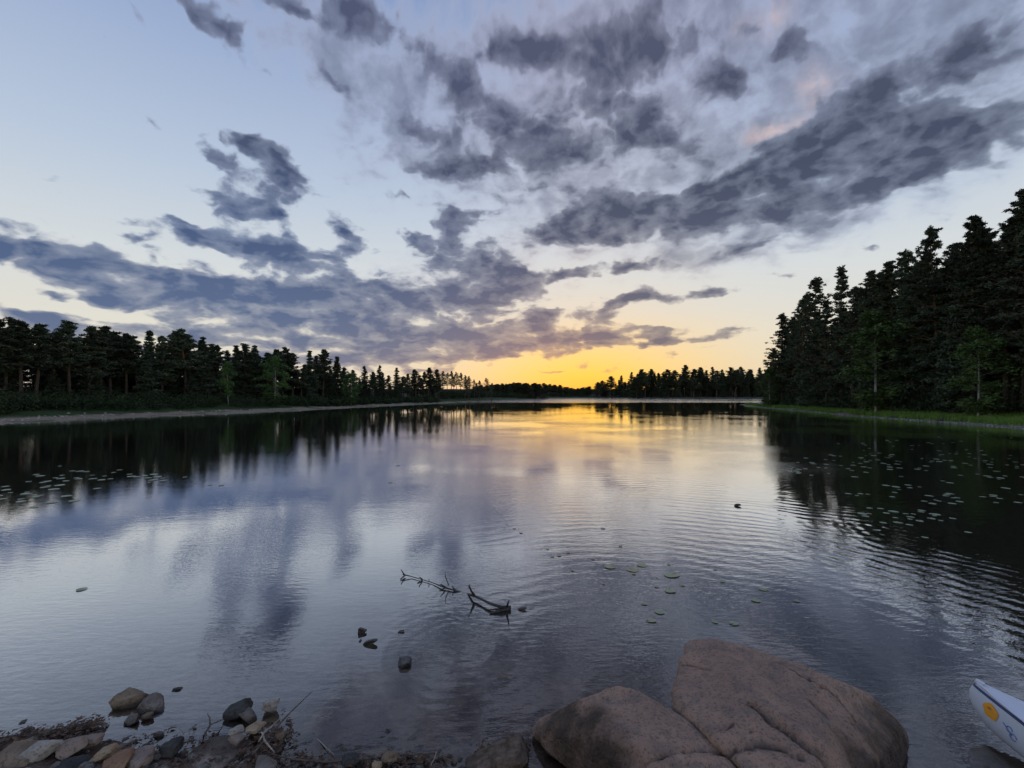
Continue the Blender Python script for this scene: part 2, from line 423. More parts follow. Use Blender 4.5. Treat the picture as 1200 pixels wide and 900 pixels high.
# ------------------------------------------------------------------ lake water
def water_mat():
    m = bpy.data.materials.new('lake_water'); m.use_nodes = True
    m.node_tree.nodes.clear(); t = NT(m.node_tree)
    wp = wpos(t); s_ = t.node('ShaderNodeSeparateXYZ'); t.put(s_.inputs[0], wp)
    x, y, z = s_.outputs
    # soft swell and small wind ripples
    n_a = t.noise(t.mapping(wp, rot=(0, 0, R(8)), scale=(.55, 1.5, 1)), 1.6, 3, .5)
    n_b = t.noise(t.mapping(wp, rot=(0, 0, R(-12)), scale=(.6, 1.5, 1)), 11, 3, .6)
    # wavelets running out from the boulders, seen as arcs
    c1 = P(900, 800)
    def rings(cx, cy, scale, dist):
        n = t.node('ShaderNodeTexWave', wave_type='RINGS', rings_direction='Z', wave_profile='SIN')
        t.put(n.inputs['Vector'], t.mapping(wp, loc=(-cx, -cy, 0)))
        n.inputs['Scale'].default_value = scale; n.inputs['Distortion'].default_value = dist
        n.inputs['Detail'].default_value = 2; n.inputs['Detail Scale'].default_value = .8
        return n.outputs['Fac']
    def dist(cx, cy): return t.vec('LENGTH', t.mapping(wp, loc=(-cx, -cy, 0)))
    r1 = rings(c1.x - .6, c1.y - .4, 1.15, 6.5); d1 = dist(c1.x, c1.y)
    patch = t.noise(wp, .33, 3, .5)
    m1 = t.math('MULTIPLY', t.step(d1, .8, 2.2), t.step(d1, 13, 5.5))
    m1 = t.math('MULTIPLY', m1, t.math('MULTIPLY', t.step(x, -1.8, 1.2), t.step(t.math('ADD', t.math('MULTIPLY', patch, .6), t.math('MULTIPLY', t.noise(wp, .9, 3, .6), .4)), .40, .56)))
    c2 = P(590, 704)
    r2 = rings(c2.x, c2.y, 3.4, 1.2); d2 = dist(c2.x, c2.y)
    m2 = t.math('MULTIPLY', t.step(d2, 1.5, .2), .28)
    c3 = P(540, 760)
    r3 = rings(c3.x, c3.y, 2.6, 2.5); d3 = dist(c3.x, c3.y)
    m3 = t.math('MULTIPLY', t.step(d3, 1.7, .3), .2)
    # breeze patches: calm to one side, livelier in the middle
    breeze = t.math('MULTIPLY', t.step(t.noise(wp, .16, 3, .55), .38, .66), t.step(x, -7, 1, .25, 1))
    h = t.math('MULTIPLY', n_a, t.step(x, -9, 3, .0011, .0026))
    h = t.math('MULTIPLY_ADD', t.math('MULTIPLY', n_b, t.math('MULTIPLY_ADD', breeze, .0046, .0008)), 1.0, h)
    h = t.math('MULTIPLY_ADD', t.math('MULTIPLY', r1, m1), .0021, h)
    c4 = P(1290, 640)
    r4 = rings(c4.x, c4.y, 1.35, 5.0); d4 = dist(c4.x, c4.y)
    m4 = t.math('MULTIPLY', t.step(d4, 9, 2.5), t.step(t.noise(wp, .7, 3, .6), .40, .60))
    h = t.math('MULTIPLY_ADD', t.math('MULTIPLY', r4, m4), .0016, h)
    h = t.math('MULTIPLY_ADD', t.math('MULTIPLY', r2, m2), .0012, h)
    h = t.math('MULTIPLY_ADD', t.math('MULTIPLY', r3, m3), .0016, h)
    h = t.math('MULTIPLY', h, t.step(y, 14, 75, 1, .28))          # stiller water out in the lake
    # far out a breeze roughens the water into a pale strip
    far = t.math('MULTIPLY', t.step(y, 118, 150), t.step(t.noise(t.mapping(wp, scale=(.4, 1, 1)), .02, 2, .5), .3, .5))
    n_f = t.noise(wp, .7, 2, .5)
    h = t.math('MULTIPLY_ADD', t.math('MULTIPLY', n_f, far), .35, h)
    bp = t.node('ShaderNodeBump'); bp.inputs['Strength'].default_value = 1; bp.inputs['Distance'].default_value = 1
    t.put(bp.inputs['Height'], h)
    lw = t.node('ShaderNodeLayerWeight'); lw.inputs['Blend'].default_value = .5; t.l.new(bp.outputs[0], lw.inputs['Normal'])
    k = lambda v: (v, v, v, 1)
    fr = t.ramp(lw.outputs['Facing'], [(0, k(.03)), (.30, k(.07)), (.385, k(.085)), (.47, k(.155)), (.61, k(.38)), (.72, k(.68)), (.83, k(.84)), (1, k(1))])
    gl = t.node('ShaderNodeBsdfGlossy'); gl.inputs['Roughness'].default_value = .02
    t.put(gl.inputs['Roughness'], t.math('MULTIPLY_ADD', far, .12, .008))
    gl.inputs['Color'].default_value = (.95, .95, .97, 1); t.l.new(bp.outputs[0], gl.inputs['Normal'])
    tr = t.node('ShaderNodeBsdfTransparent'); tr.inputs['Color'].default_value = (.78, .76, .70, 1)
    mx = t.node('ShaderNodeMixShader'); t.l.new(fr, mx.inputs[0]); t.l.new(tr.outputs[0], mx.inputs[1]); t.l.new(gl.outputs[0], mx.inputs[2])
    o = t.node('ShaderNodeOutputMaterial'); t.l.new(mx.outputs[0], o.inputs[0])
    return m
ww = [-160, -40, -10, 0, 10, 40, 160, 360]; wy = [-6, 0, 5, 12, 30, 80, 180, 360]
V = [(a, b, 0) for b in wy for a in ww]; n_ = len(ww)
F = [(j * n_ + i, j * n_ + i + 1, (j + 1) * n_ + i + 1, (j + 1) * n_ + i) for j in range(len(wy) - 1) for i in range(n_ - 1)]
water = link_mesh('lake_water', arr_mesh('lake_water', V, F), water_mat()); water['kind'] = 'structure'

# ------------------------------------------------------------------ trees
def leaf_tris(rng, C, ext, n, size, flat=.5):
    """n narrow leaf faces round each clump centre C (m,3); ext (m,3) half extents"""
    m = len(C)
    u = rng.normal(size=(m, n, 3)); u /= np.linalg.norm(u, axis=2, keepdims=True)
    rr = rng.random((m, n, 1)) ** .45
    c = C[:, None, :] + u * rr * ext[:, None, :]
    d = rng.normal(size=(m, n, 3)); d[..., 2] *= flat; d += u * .8
    d /= np.linalg.norm(d, axis=2, keepdims=True)
    e = np.cross(d, rng.normal(size=(m, n, 3))); e /= np.linalg.norm(e, axis=2, keepdims=True)
    s = size * (.6 + .8 * rng.random((m, n, 1)))
    a = c - e * s * .30; b = c + e * s * .30; t_ = c + d * s
    V = np.stack([a, b, t_], 2).reshape(-1, 3)
    return V
def tri_mesh(name, V):
    V = np.concatenate(V) if isinstance(V, list) else V
    return arr_mesh(name, V, np.arange(len(V)).reshape(-1, 3))

def pine_proto(seed, base=.38, H=10., spread=.17, per=34, leaf=.21, nw=17, fine=1.0):
    rng = np.random.default_rng(seed); tb = Tubes(); C, E = [], []
    lean = rng.normal(size=2) * .18
    tp = lambda s: Vector((lean[0] * s * s + .07 * math.sin(s * 6 + seed), lean[1] * s * s + .07 * math.cos(s * 5 + seed), H * s))
    ss = np.linspace(-.03, .985, 12)
    tb.add([tp(s) for s in ss], [.15 * (1 - s) ** .8 + .012 for s in np.clip(ss, 0, 1)], 8)
    for i in range(nw):
        f = (i + rng.random() * .7) / nw
        s = base + (1 - base) * f * .99
        env = spread * H * (min(1, .45 + f * 2.2) * (1 - f) ** .75 + .05)
        for k in range(rng.integers(3, 6)):
            th = rng.random() * 2 * PI
            L = env * (.45 + .75 * rng.random())
            rise = .25 + .45 * rng.random() - .25 * (1 - f)
            p0 = tp(s); dv = Vector((math.cos(th), math.sin(th), 0))
            q = [p0 + dv * L * u_ + Vector((0, 0, L * rise * u_ ** 1.5)) for u_ in (0, .35, .7, 1)]
            r0 = .018 + .02 * L
            tb.add(q, [r0, r0 * .7, r0 * .45, r0 * .2], 4)
            for u_ in (.35, .55, .78, 1.02):
                if rng.random() < .14: continue
                c = p0 + dv * L * u_ + Vector((0, 0, L * rise * u_ ** 1.5))
                c += Vector(rng.normal(size=3)) * .10
                e = (.17 + .17 * rng.random()) * (1.2 - .7 * f) * fine
                C.append(c); E.append((e * 1.15, e * 1.15, e * .5))
    for k in range(4):
        C.append(tp(.93 + .02 * k) + Vector(rng.normal(size=3)) * .05); E.append((.12, .12, .2))
    # dead twigs below the crown
    for k in range(9):
        s = .14 + (base - .1) * rng.random(); th = rng.random() * 2 * PI; L = .3 + .6 * rng.random()
        tb.add([tp(s), tp(s) + Vector((math.cos(th) * L, math.sin(th) * L, -.1 * L))], [.014, .005], 4)
    V = leaf_tris(rng, np.array([tuple(c) for c in C]), np.array(E), per, leaf, .6)
    return tb.mesh('pine_trunk'), tri_mesh('pine_crown', V), H
def spruce_proto(seed, H=10., base=.07, spread=.15, per=17):
    rng = np.random.default_rng(seed); tb = Tubes(); C, E = [], []
    ss = np.linspace(-.03, .99, 9)
    tp = lambda s: Vector((.05 * math.sin(s * 4 + seed), .05 * math.cos(s * 5 + seed), H * s))
    tb.add([tp(s) for s in ss], [.14 * (1 - s) ** .9 + .008 for s in np.clip(ss, 0, 1)], 7)
    nw = 27
    for i in range(nw):
        f = (i + rng.random() * .5) / nw; s = base + (1 - base) * f
        env = spread * H * ((1 - f) ** .85 * (.75 + .25 * min(1, f * 6)) + .012)
        for k in range(6 if f < .8 else 4):
            th = rng.random() * 2 * PI; L = env * (.55 + .6 * rng.random())
            dr = -.38 + .55 * f
            p0 = tp(min(s, .985)); dv = Vector((math.cos(th), math.sin(th), 0))
            pt = lambda u_: p0 + dv * L * u_ + Vector((0, 0, L * (dr * u_ + .22 * u_ * u_)))
            if k < 3: tb.add([pt(0), pt(.5), pt(1)], [.02, .012, .004], 3)
            for u_ in (.35, .68, 1.0):
                if rng.random() < .12: continue
                e = (.15 + .12 * rng.random()) * (1.2 - .65 * f)
                C.append(pt(u_) + Vector(rng.normal(size=3)) * .04); E.append((e * 1.3, e * 1.3, e * .75))
    for k in range(3): C.append(tp(.955 + .018 * k)); E.append((.06, .06, .14))
    V = leaf_tris(rng, np.array([tuple(c) for c in C]), np.array(E), int(per * 1.7), .175, .7)
    return tb.mesh('spruce_trunk'), tri_mesh('spruce_crown', V), H
def birch_proto(seed, H=10., base=.22, spread=.17, per=30):
    rng = np.random.default_rng(seed); tb = Tubes(); C, E = [], []
    bend = rng.normal(size=2) * .35
    tp = lambda s: Vector((bend[0] * math.sin(s * 3), bend[1] * math.sin(s * 2.4), H * s))
    ss = np.linspace(-.03, .97, 11)
    tb.add([tp(s) for s in ss], [.075 * (1 - s) ** .8 + .008 for s in np.clip(ss, 0, 1)], 7)
    for i in range(64):
        f = rng.random(); s = base + (.97 - base) * f
        env = spread * H * (.35 + 1.5 * f * (1 - f) * 1.6) * (.5 + .6 * rng.random()) * (1 if f < .8 else .6)
        th = rng.random() * 2 * PI; dv = Vector((math.cos(th), math.sin(th), 0)); p0 = tp(s)
        pt = lambda u_: p0 + dv * env * u_ + Vector((0, 0, env * (.9 * u_ - .6 * u_ * u_)))
        tb.add([pt(0), pt(.5), pt(1)], [.022, .013, .004], 4)
        for u_ in (.5, .8, 1.05):
            if rng.random() < .15: continue
            e = .22 + .24 * rng.random()
            C.append(pt(u_) + Vector(rng.normal(size=3)) * .1); E.append((e, e, e * 1.1))
    V = leaf_tris(rng, np.array([tuple(c) for c in C]), np.array(E), int(per * 1.2), .21, .8)
    return tb.mesh('birch_trunk'), tri_mesh('birch_crown', V), H

PR = {'pine': [pine_proto(s, b, 10., sp_) for s, b, sp_ in ((3, .36, .17), (8, .46, .155), (15, .28, .18), (21, .40, .20), (34, .52, .15), (55, .22, .19))],
      'tallpine': [pine_proto(s, b, 14., sp_, 40, .15, 29, .84) for s, b, sp_ in ((5, .22, .17), (12, .30, .155), (29, .16, .16))],
      'spruce': [spruce_proto(s, 10., b, sp_) for s, b, sp_ in ((2, .05, .15), (9, .09, .125), (17, .04, .17), (31, .12, .14))],
      'openpine': [pine_proto(s, b, 10., sp_, 13, .19, 13) for s, b, sp_ in ((61, .45, .16), (73, .5, .18))],
      'birch': [birch_proto(s, 10., b, sp_) for s, b, sp_ in ((4, .24, .16), (11, .16, .19), (23, .06, .20))]}
MATS = {'pine': ('pine_bark', 'pine'), 'tallpine': ('pine_bark', 'pine'), 'openpine': ('pine_bark', 'pine'), 'spruce': ('spruce_bark', 'spruce'), 'birch': ('birch_bark', 'birch')}
for k, ps in PR.items():
    for (tm, cm, _) in ps:
        tm.materials.append(M[MATS[k][0]]); cm.materials.append(M[MATS[k][1]])
        tm.polygons.foreach_set('use_smooth', [True] * len(tm.polygons))
        tm.update(); cm.update()
rnd = random.Random(7)
def tree(kind, x, y, top, label, group, wide=1.0, idx=None):
    ps = PR[kind]
    tm, cm, H = ps[idx if idx is not None else rnd.randrange(len(ps))]
    z = gh(x, y) - .05
    s = max(.12, (top - z) / H)
    o = empty({'tallpine': 'pine', 'openpine': 'pine'}.get(kind, kind) + '_tree', (x, y, z), rnd.random() * 2 * PI)
    sw = s ** .5 * 1.0 if s > 1 else s ** .8
    sw = sw * wide * (.9 + .25 * rnd.random())
    o.scale = (sw, sw, s)
    tag(o, label, {'tallpine': 'pine', 'openpine': 'pine'}.get(kind, kind) + ' tree', group)
    for nm, dm in (('trunk', tm), ('crown', cm)):
        c = bpy.data.objects.new(nm, dm); COL.objects.link(c); c.parent = o
    return o
def tree_px(kind, px, py, Y, label, group, **kw):
    return tree(kind, X_at(px, Y), Y, Z_at(py, Y), label, group, **kw)

# --- low wood on the sandy shore
def left_Y(px):
    return float(np.interp(px, [-40, 0, 100, 200, 300, 400, 435, 470, 505, 540, 570], [34, 36, 43, 50, 60, 76, 88, 99, 112, 130, 142]))
LL = {'pine': 'dark pine in the low wood along the sandy shore', 'spruce': 'pointed dark spruce in the low wood along the sandy shore'}
GL = {'pine': 'pines of the wood along the sandy shore', 'spruce': 'spruces of the wood along the sandy shore'}
LT = [(-28, 372, 'pine'), (-10, 374, 'pine'), (8, 374, 'pine'), (23, 378, 'pine'), (43, 380, 'pine'), (62, 392, 'pine'), (80, 377, 'pine'), (103, 382, 'pine'), (117, 390, 'pine'),
      (128, 383, 'pine'), (147, 392, 'pine'), (160, 394, 'pine'), (175, 388, 'spruce'), (190, 394, 'pine'), (202, 391, 'spruce'), (217, 386, 'pine'), (237, 395, 'spruce'), (246, 403, 'pine'),
      (258, 405, 'pine'), (277, 405, 'spruce'), (287, 404, 'pine'), (299, 405, 'spruce'), (312, 414, 'pine'), (322, 410, 'pine'), (331, 407, 'pine'), (343, 414, 'pine'), (353, 428, 'pine'), (363, 411, 'spruce'),
      (378, 410, 'pine'), (395, 418, 'spruce'), (407, 431, 'pine'), (417, 434, 'pine'), (427, 429, 'spruce'), (436, 436, 'pine'), (445, 428, 'spruce'), (455, 440, 'pine'), (465, 431, 'spruce'),
      (477, 438, 'pine'), (487, 433, 'pine'), (495, 436, 'pine'), (502, 431, 'pine'), (512, 433, 'pine')]
for i, (px, py, k) in enumerate(LT):
    Y = left_Y(px) * 1.10 + 5 + rnd.random() * 3
    tree_px(k, px, py, Y, LL[k], GL[k], wide=1.3 if k == 'pine' else 1.45)
for i in range(140):                                     # the rows behind and the younger trees between
    px = -35 + 550 * (i + rnd.random()) / 140
    py = float(np.interp(px, [t_[0] for t_ in LT], [t_[1] for t_ in LT]))
    fr_ = rnd.random()
    k = 'spruce' if rnd.random() < (.4 if px < 150 else .72) else 'pine'
    Y = left_Y(px) * 1.12 + (4 if fr_ < .3 else 8) + rnd.random() * 7
    py2 = py + 4 + (462 - py) * (.42 * rnd.random() if fr_ > .3 else .25 + .4 * rnd.random())
    if 26 < px < 42: continue                           # the bright gap between the trunks
    tree_px(k, px, py2, Y, LL[k], GL[k], wide=1.5)
# the birches that stand out
tree_px('birch', 268, 424, left_Y(268) * 1.07 + 2, 'slim birch with a pale leaning trunk at the edge of the low wood', None, idx=0)
tree_px('birch', 411, 438, left_Y(411) * 1.05 + 2, 'small leafy green birch before dark spruces near the end of the sandy shore', None, idx=2, wide=1.5)
tree_px('birch', 322, 418, left_Y(322) * 1.06 + 3, 'brighter green birch among dark pines in the middle of the low wood', None, wide=1.3, idx=2)
# --- open pines on the point, the sunset shining through
for i, (px, py) in enumerate(((519, 435), (524, 437), (529, 435), (535, 436), (540, 437), (545, 440), (550, 441), (556, 445), (562, 446), (570, 443), (576, 449), (532, 440), (547, 445), (559, 449))):
    Y = 146 + i % 5 * 4
    tree_px('openpine', px, py, Y, 'open pine on the point with the sunset glowing between its trunk and neighbours', 'pines on the sunset point', wide=1.0, idx=i % 2)
# --- the distant low wood under the sunset
for i in range(60):
    px = 556 + 136 * (i + rnd.random()) / 60
    py = float(np.interp(px, [556, 575, 600, 640, 655, 667, 677, 690], [452, 450, 448, 449, 451, 453, 455, 452])) + rnd.random() * 1.6
    Y = 185 + (px - 556) * .55 + rnd.random() * 10 if px < 636 else 315 + rnd.random() * 14
    tree_px('pine' if rnd.random() < .93 else 'spruce', px, py, Y, 'tiny dark tree in the far low wood under the yellow sunset', 'far trees under the sunset', wide=2.5)
# --- the wood across the far water
FT = [(690, 453), (700, 448), (707, 446), (717, 441), (728, 440), (740, 436), (750, 433), (763, 433), (772, 437), (780, 433), (792, 434), (802, 428), (810, 433), (820, 431), (828, 434), (835, 430), (846, 433), (855, 431), (864, 433), (870, 430), (880, 433), (890, 431), (902, 432), (915, 430)]
for i in range(112):
    if i < len(FT): px, py = FT[i]; Y = 310 + rnd.random() * 6
    else:
        px = 692 + 228 * (i - len(FT) + rnd.random()) / (112 - len(FT))
        py = float(np.interp(px, [t_[0] for t_ in FT], [t_[1] for t_ in FT])) + 2 + 14 * rnd.random(); Y = 308 + rnd.random() * 20
    k = 'spruce' if rnd.random() < (.35 if i < len(FT) else .45) else 'pine'
    tree_px(k, px, py, Y, {'pine': 'small dark rounded pine in the far wood across the water', 'spruce': 'small dark pointed spruce in the far wood across the water'}[k],
            {'pine': 'pines of the far wood', 'spruce': 'spruces of the far wood'}[k], wide=2.1)
# --- the tall wood on the grassy shore
def right_Y(px):
    return float(np.interp(px, [895, 930, 965, 1000, 1050, 1100, 1150, 1200, 1260, 1320], [78, 66, 55, 48, 41.7, 37.2, 33.3, 30, 26.6, 24]))
RL = {'tallpine': 'tall dark pine in the wood above the grassy bank', 'spruce': 'dark spruce filling the wood above the grassy bank'}
RG = {'tallpine': 'tall pines above the grassy bank', 'spruce': 'spruces above the grassy bank'}
RT = [(917, 368), (906, 408), (929, 372), (954, 324), (941, 348), (968, 352), (986, 313), (999, 335), (1024, 317), (1010, 338), (1045, 306), (1065, 292), (1080, 300), (1097, 263), (1118, 285), (1139, 254), (1157, 268), (1180, 259), (1203, 221), (1228, 205), (1255, 215), (1290, 200)]
for i, (px, py) in enumerate(RT):
    Y = right_Y(px) * 1.06 + 3.5 + rnd.random() * 2
    lb, gr = RL['tallpine'], RG['tallpine']
    if i == 0: lb, gr = 'tall pine at the outer tip of the grassy bank against the orange sky', None
    if px == 1203: lb, gr = 'tallest pine of the wood, highest against the sky above the grassy bank', None
    tree_px('tallpine', px, py, Y, lb, gr, wide=1.25)
for i in range(78):
    px = 908 + 400 * (i + rnd.random()) / 78
    py = float(np.interp(px, sorted(t_[0] for t_ in RT), [t_[1] for t_ in sorted(RT)]))
    Y = right_Y(px) * 1.08 + 3 + rnd.random() * 9
    k = 'spruce' if rnd.random() < .62 else 'tallpine'
    py2 = py + 8 + (462 - py) * (.55 * rnd.random() ** 1.3)
    tree_px(k, px, py2, Y, RL[k], RG[k], wide=1.3)
tree_px('birch', 1026, 366, right_Y(1029) * 1.03 + 2.0, 'pale green birch standing out before the tall dark wood on the grassy bank', None, wide=1.6, idx=2)
tree_px('birch', 1146, 385, right_Y(1146) * 1.03 + 2.2, 'broad leafy birch low at the edge of the tall wood near its highest pine', None, wide=1.25, idx=2)
tree_px('birch', 903, 432, right_Y(903) * 1.02 + 2, 'small leafy birch at the tip of the grassy bank beside the far water', None, wide=1.5, idx=2)

# ------------------------------------------------------------------ undergrowth and grass (nobody could count them)
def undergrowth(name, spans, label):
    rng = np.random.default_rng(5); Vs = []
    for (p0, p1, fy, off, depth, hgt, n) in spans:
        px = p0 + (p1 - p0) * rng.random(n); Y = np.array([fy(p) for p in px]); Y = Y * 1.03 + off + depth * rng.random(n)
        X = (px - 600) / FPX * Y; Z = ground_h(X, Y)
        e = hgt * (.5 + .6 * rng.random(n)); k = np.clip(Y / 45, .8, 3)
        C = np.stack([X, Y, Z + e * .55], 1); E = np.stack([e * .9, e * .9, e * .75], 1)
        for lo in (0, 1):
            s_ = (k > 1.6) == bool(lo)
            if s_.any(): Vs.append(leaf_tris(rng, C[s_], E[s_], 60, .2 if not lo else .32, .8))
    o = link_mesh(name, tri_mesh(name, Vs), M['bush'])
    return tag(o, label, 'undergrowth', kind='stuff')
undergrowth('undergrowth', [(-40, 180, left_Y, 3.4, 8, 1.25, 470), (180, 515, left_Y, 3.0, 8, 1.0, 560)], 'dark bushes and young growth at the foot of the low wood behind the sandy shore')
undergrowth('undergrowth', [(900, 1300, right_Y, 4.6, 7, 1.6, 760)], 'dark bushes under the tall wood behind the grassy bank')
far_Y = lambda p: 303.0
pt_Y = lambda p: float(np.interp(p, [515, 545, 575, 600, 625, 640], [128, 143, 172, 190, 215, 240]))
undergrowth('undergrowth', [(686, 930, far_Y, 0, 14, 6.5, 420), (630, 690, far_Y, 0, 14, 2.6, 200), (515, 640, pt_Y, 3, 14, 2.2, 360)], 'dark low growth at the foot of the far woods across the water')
def grass_strip():
    rng = np.random.default_rng(9); n = 42000
    px = 866 + 420 * rng.random(n); Y = np.array([right_Y(p) if p > 895 else 78 + (895 - p) * .9 for p in px]) + .75 + 6.0 * rng.random(n) ** .8
    X = (px - 600) / FPX * Y
    sd = lake_sd(X, Y); ok = (sd > .8) & (rng.random(n) < np.clip((sd - .6) / 1.4, .05, 1))
    X, Y = X[ok], Y[ok]; Z = ground_h(X, Y); n = len(X)
    h = (.22 + .34 * rng.random(n))[:, None]; th = rng.random(n) * 2 * PI
    a = np.stack([np.cos(th), np.sin(th), 0 * th], 1) * .035
    b = np.stack([X, Y, Z - .02], 1)
    l = rng.normal(size=(n, 3)) * .10; l[:, 2] = 0
    V = np.stack([b - a, b + a, b + l + np.array([0, 0, 1]) * h], 1).reshape(-1, 3)
    o = link_mesh('grass', tri_mesh('grass', V), M['grass'])
    tag(o, 'green grass along the bank in front of the tall wood', 'grass', kind='stuff')
grass_strip()
def gravel(name, spots, m, label, size):
    rng = np.random.default_rng(12); V, F = [], []
    bm = bmesh.new(); bmesh.ops.create_icosphere(bm, subdivisions=2, radius=1)
    bv = np.array([v.co[:] for v in bm.verts]); bf = np.array([[v.index for v in f.verts] for f in bm.faces]); bm.free()
    for i, (x, y) in enumerate(spots):
        s = size * (.35 + 1.0 * rng.random() ** 2)
        sc = s * np.array([1, .6 + .4 * rng.random(), .4 + .35 * rng.random()])
        k = rng.normal(size=(7, 3)); k /= np.linalg.norm(k, axis=1, keepdims=True)
        r = (np.maximum(bv @ k.T, 0.02) ** 7).sum(1) ** (-1 / 7); r = np.clip(r, .6, 1.5)
        p = bv * r[:, None] * sc; a = rng.random() * 2 * PI
        p = p @ np.array([[math.cos(a), math.sin(a), 0], [-math.sin(a), math.cos(a), 0], [0, 0, 1]])
        V.append(p + np.array([x, y, gh(x, y) + sc[2] * .25])); F.append(bf + i * len(bv))
    o = link_mesh(name, arr_mesh(name, np.concatenate(V), np.concatenate(F)), m, smooth=True)
    return tag(o, label, 'gravel', kind='stuff')
M['gravel'] = stone_mat('gravel_stone', (.11, .09, .075), (.27, .235, .205), sc=14)
M['bank_stone'] = stone_mat('bank_stone', (.16, .15, .14), (.36, .34, .315), wet=False, sc=3)
sp_ = []
while len(sp_) < 420:
    px, py = rnd.uniform(-30, 620), rnd.uniform(845, 960)
    p = P(px, py)
    if gh(p.x, p.y) > -.035: sp_.append((p.x, p.y))
gravel('gravel', sp_, M['gravel'], 'small wet pebbles on the muddy shore at the viewer\'s feet', .024)
sp_ = []
while len(sp_) < 420:
    px = rnd.uniform(905, 1240); Y = right_Y(px) + rnd.uniform(-.1, 2.0); sp_.append((X_at(px, Y), Y))
gravel('gravel', sp_, M['bank_stone'], 'grey stones strewn along the edge of the grassy bank', .065)
sp_ = []
while len(sp_) < 260:
    px = rnd.uniform(-20, 520); Y = left_Y(px) * 1.005 + rnd.uniform(0, 2.6); sp_.append((X_at(px, Y), Y))
M['sand_stone'] = stone_mat('sand_stone', (.24, .20, .17), (.42, .37, .32), wet=False, sc=3)
gravel('gravel', sp_, M['sand_stone'], 'pale stones strewn along the sandy shore under the low wood', .09)

# ------------------------------------------------------------------ stones
def rock_shape(planes, sub, p=12, origin=(0, 0, 0), noise_amp=.02, noise_sc=3, seed=0):
    bm = bmesh.new(); bmesh.ops.create_icosphere(bm, subdivisions=sub, radius=1)
    N = np.array([q[0] for q in planes]); Dd = np.array([q[1] for q in planes])
    dv = np.array([v.co[:] for v in bm.verts]); dv /= np.linalg.norm(dv, axis=1, keepdims=True)
    g_ = np.maximum((dv @ N.T) / Dd, 1e-4)
    r = ((g_ ** p).sum(1)) ** (-1 / p)
    V = dv * r[:, None]
    F = np.array([[v.index for v in f.verts] for f in bm.faces]); bm.free()
    out_ = np.empty_like(V)
    for i, v in enumerate(V):
        q = Vector(v) * noise_sc + Vector((seed * 3.7, seed * 1.3, seed))
        a = mnoise.fractal(q, .9, 2.1, 6) * noise_amp
        if sub >= 6: a += (abs(mnoise.fractal(q * 2.3, .7, 2.2, 4)) - .25) * -.016 + mnoise.noise(q * 9) * .003
        out_[i] = v + dv[i] * a
    return out_ + np.array(origin), F
def stone(px, py, wpx, hpx, depth, m, label, seed, z0=None, name='stone', tilt=0, flat=None, group=None, cat='stone', rz=None):
    """a stone whose middle is seen at px, py and that is wpx wide and hpx high in photo pixels"""
    rng = np.random.default_rng(seed)
    base = P(px, py, 0.0)
    zc = (gh(base.x, base.y) if z0 is None else z0)
    zc = max(zc, -.03) if z0 is None else zc
    c = P(px, py, zc + .02); k = c.y / FPX * (.9 if py > 800 else 1)
    a = wpx * k / 2; h = hpx * k / 2 * .85
    n = 9
    nv = rng.normal(size=(n, 3)); nv /= np.linalg.norm(nv, axis=1, keepdims=True)
    nv = np.concatenate([nv, [[0, 0, 1], [0, 0, -1], [1, 0, .1], [-1, 0, .1], [0, 1, 0], [0, -1, .3]]])
    nv /= np.linalg.norm(nv, axis=1, keepdims=True)
    dd = np.concatenate([.64 + .38 * rng.random(n), np.full(6, .95)])
    V, F_ = rock_shape(list(zip(nv, dd)), 5, 60, noise_amp=.05, noise_sc=2.6, seed=seed)
    V *= .98 / np.abs(V).max(0)
    V = V * np.array([a, a * depth, h])
    o = link_mesh(name, arr_mesh(name, V, F_), m, smooth=True)
    o.location = (c.x, c.y, c.z); o.rotation_euler = (R(rng.uniform(-8, 8)), R(tilt), R(rng.uniform(-25, 25) if rz is None else rz))
    tag(o, label, cat, group)
    return o
SM = {}
for nm, a, b_ in (('brown', (.17, .115, .075), (.30, .22, .15)), ('grey', (.12, .095, .08), (.26, .215, .18)), ('pale', (.28, .24, .20), (.48, .42, .36)),
                  ('pink', (.22, .155, .125), (.36, .27, .215)), ('rust', (.22, .12, .07), (.36, .22, .13)), ('dark', (.035, .033, .032), (.085, .08, .075)),
                  ('ochre', (.30, .20, .12), (.46, .34, .22)), ('slate', (.08, .075, .075), (.20, .19, .19))):
    SM[nm] = stone_mat(nm + '_stone', a, b_)
SM['moss'] = stone_mat('mossy_stone', (.085, .06, .035), (.24, .165, .125), sc=16)
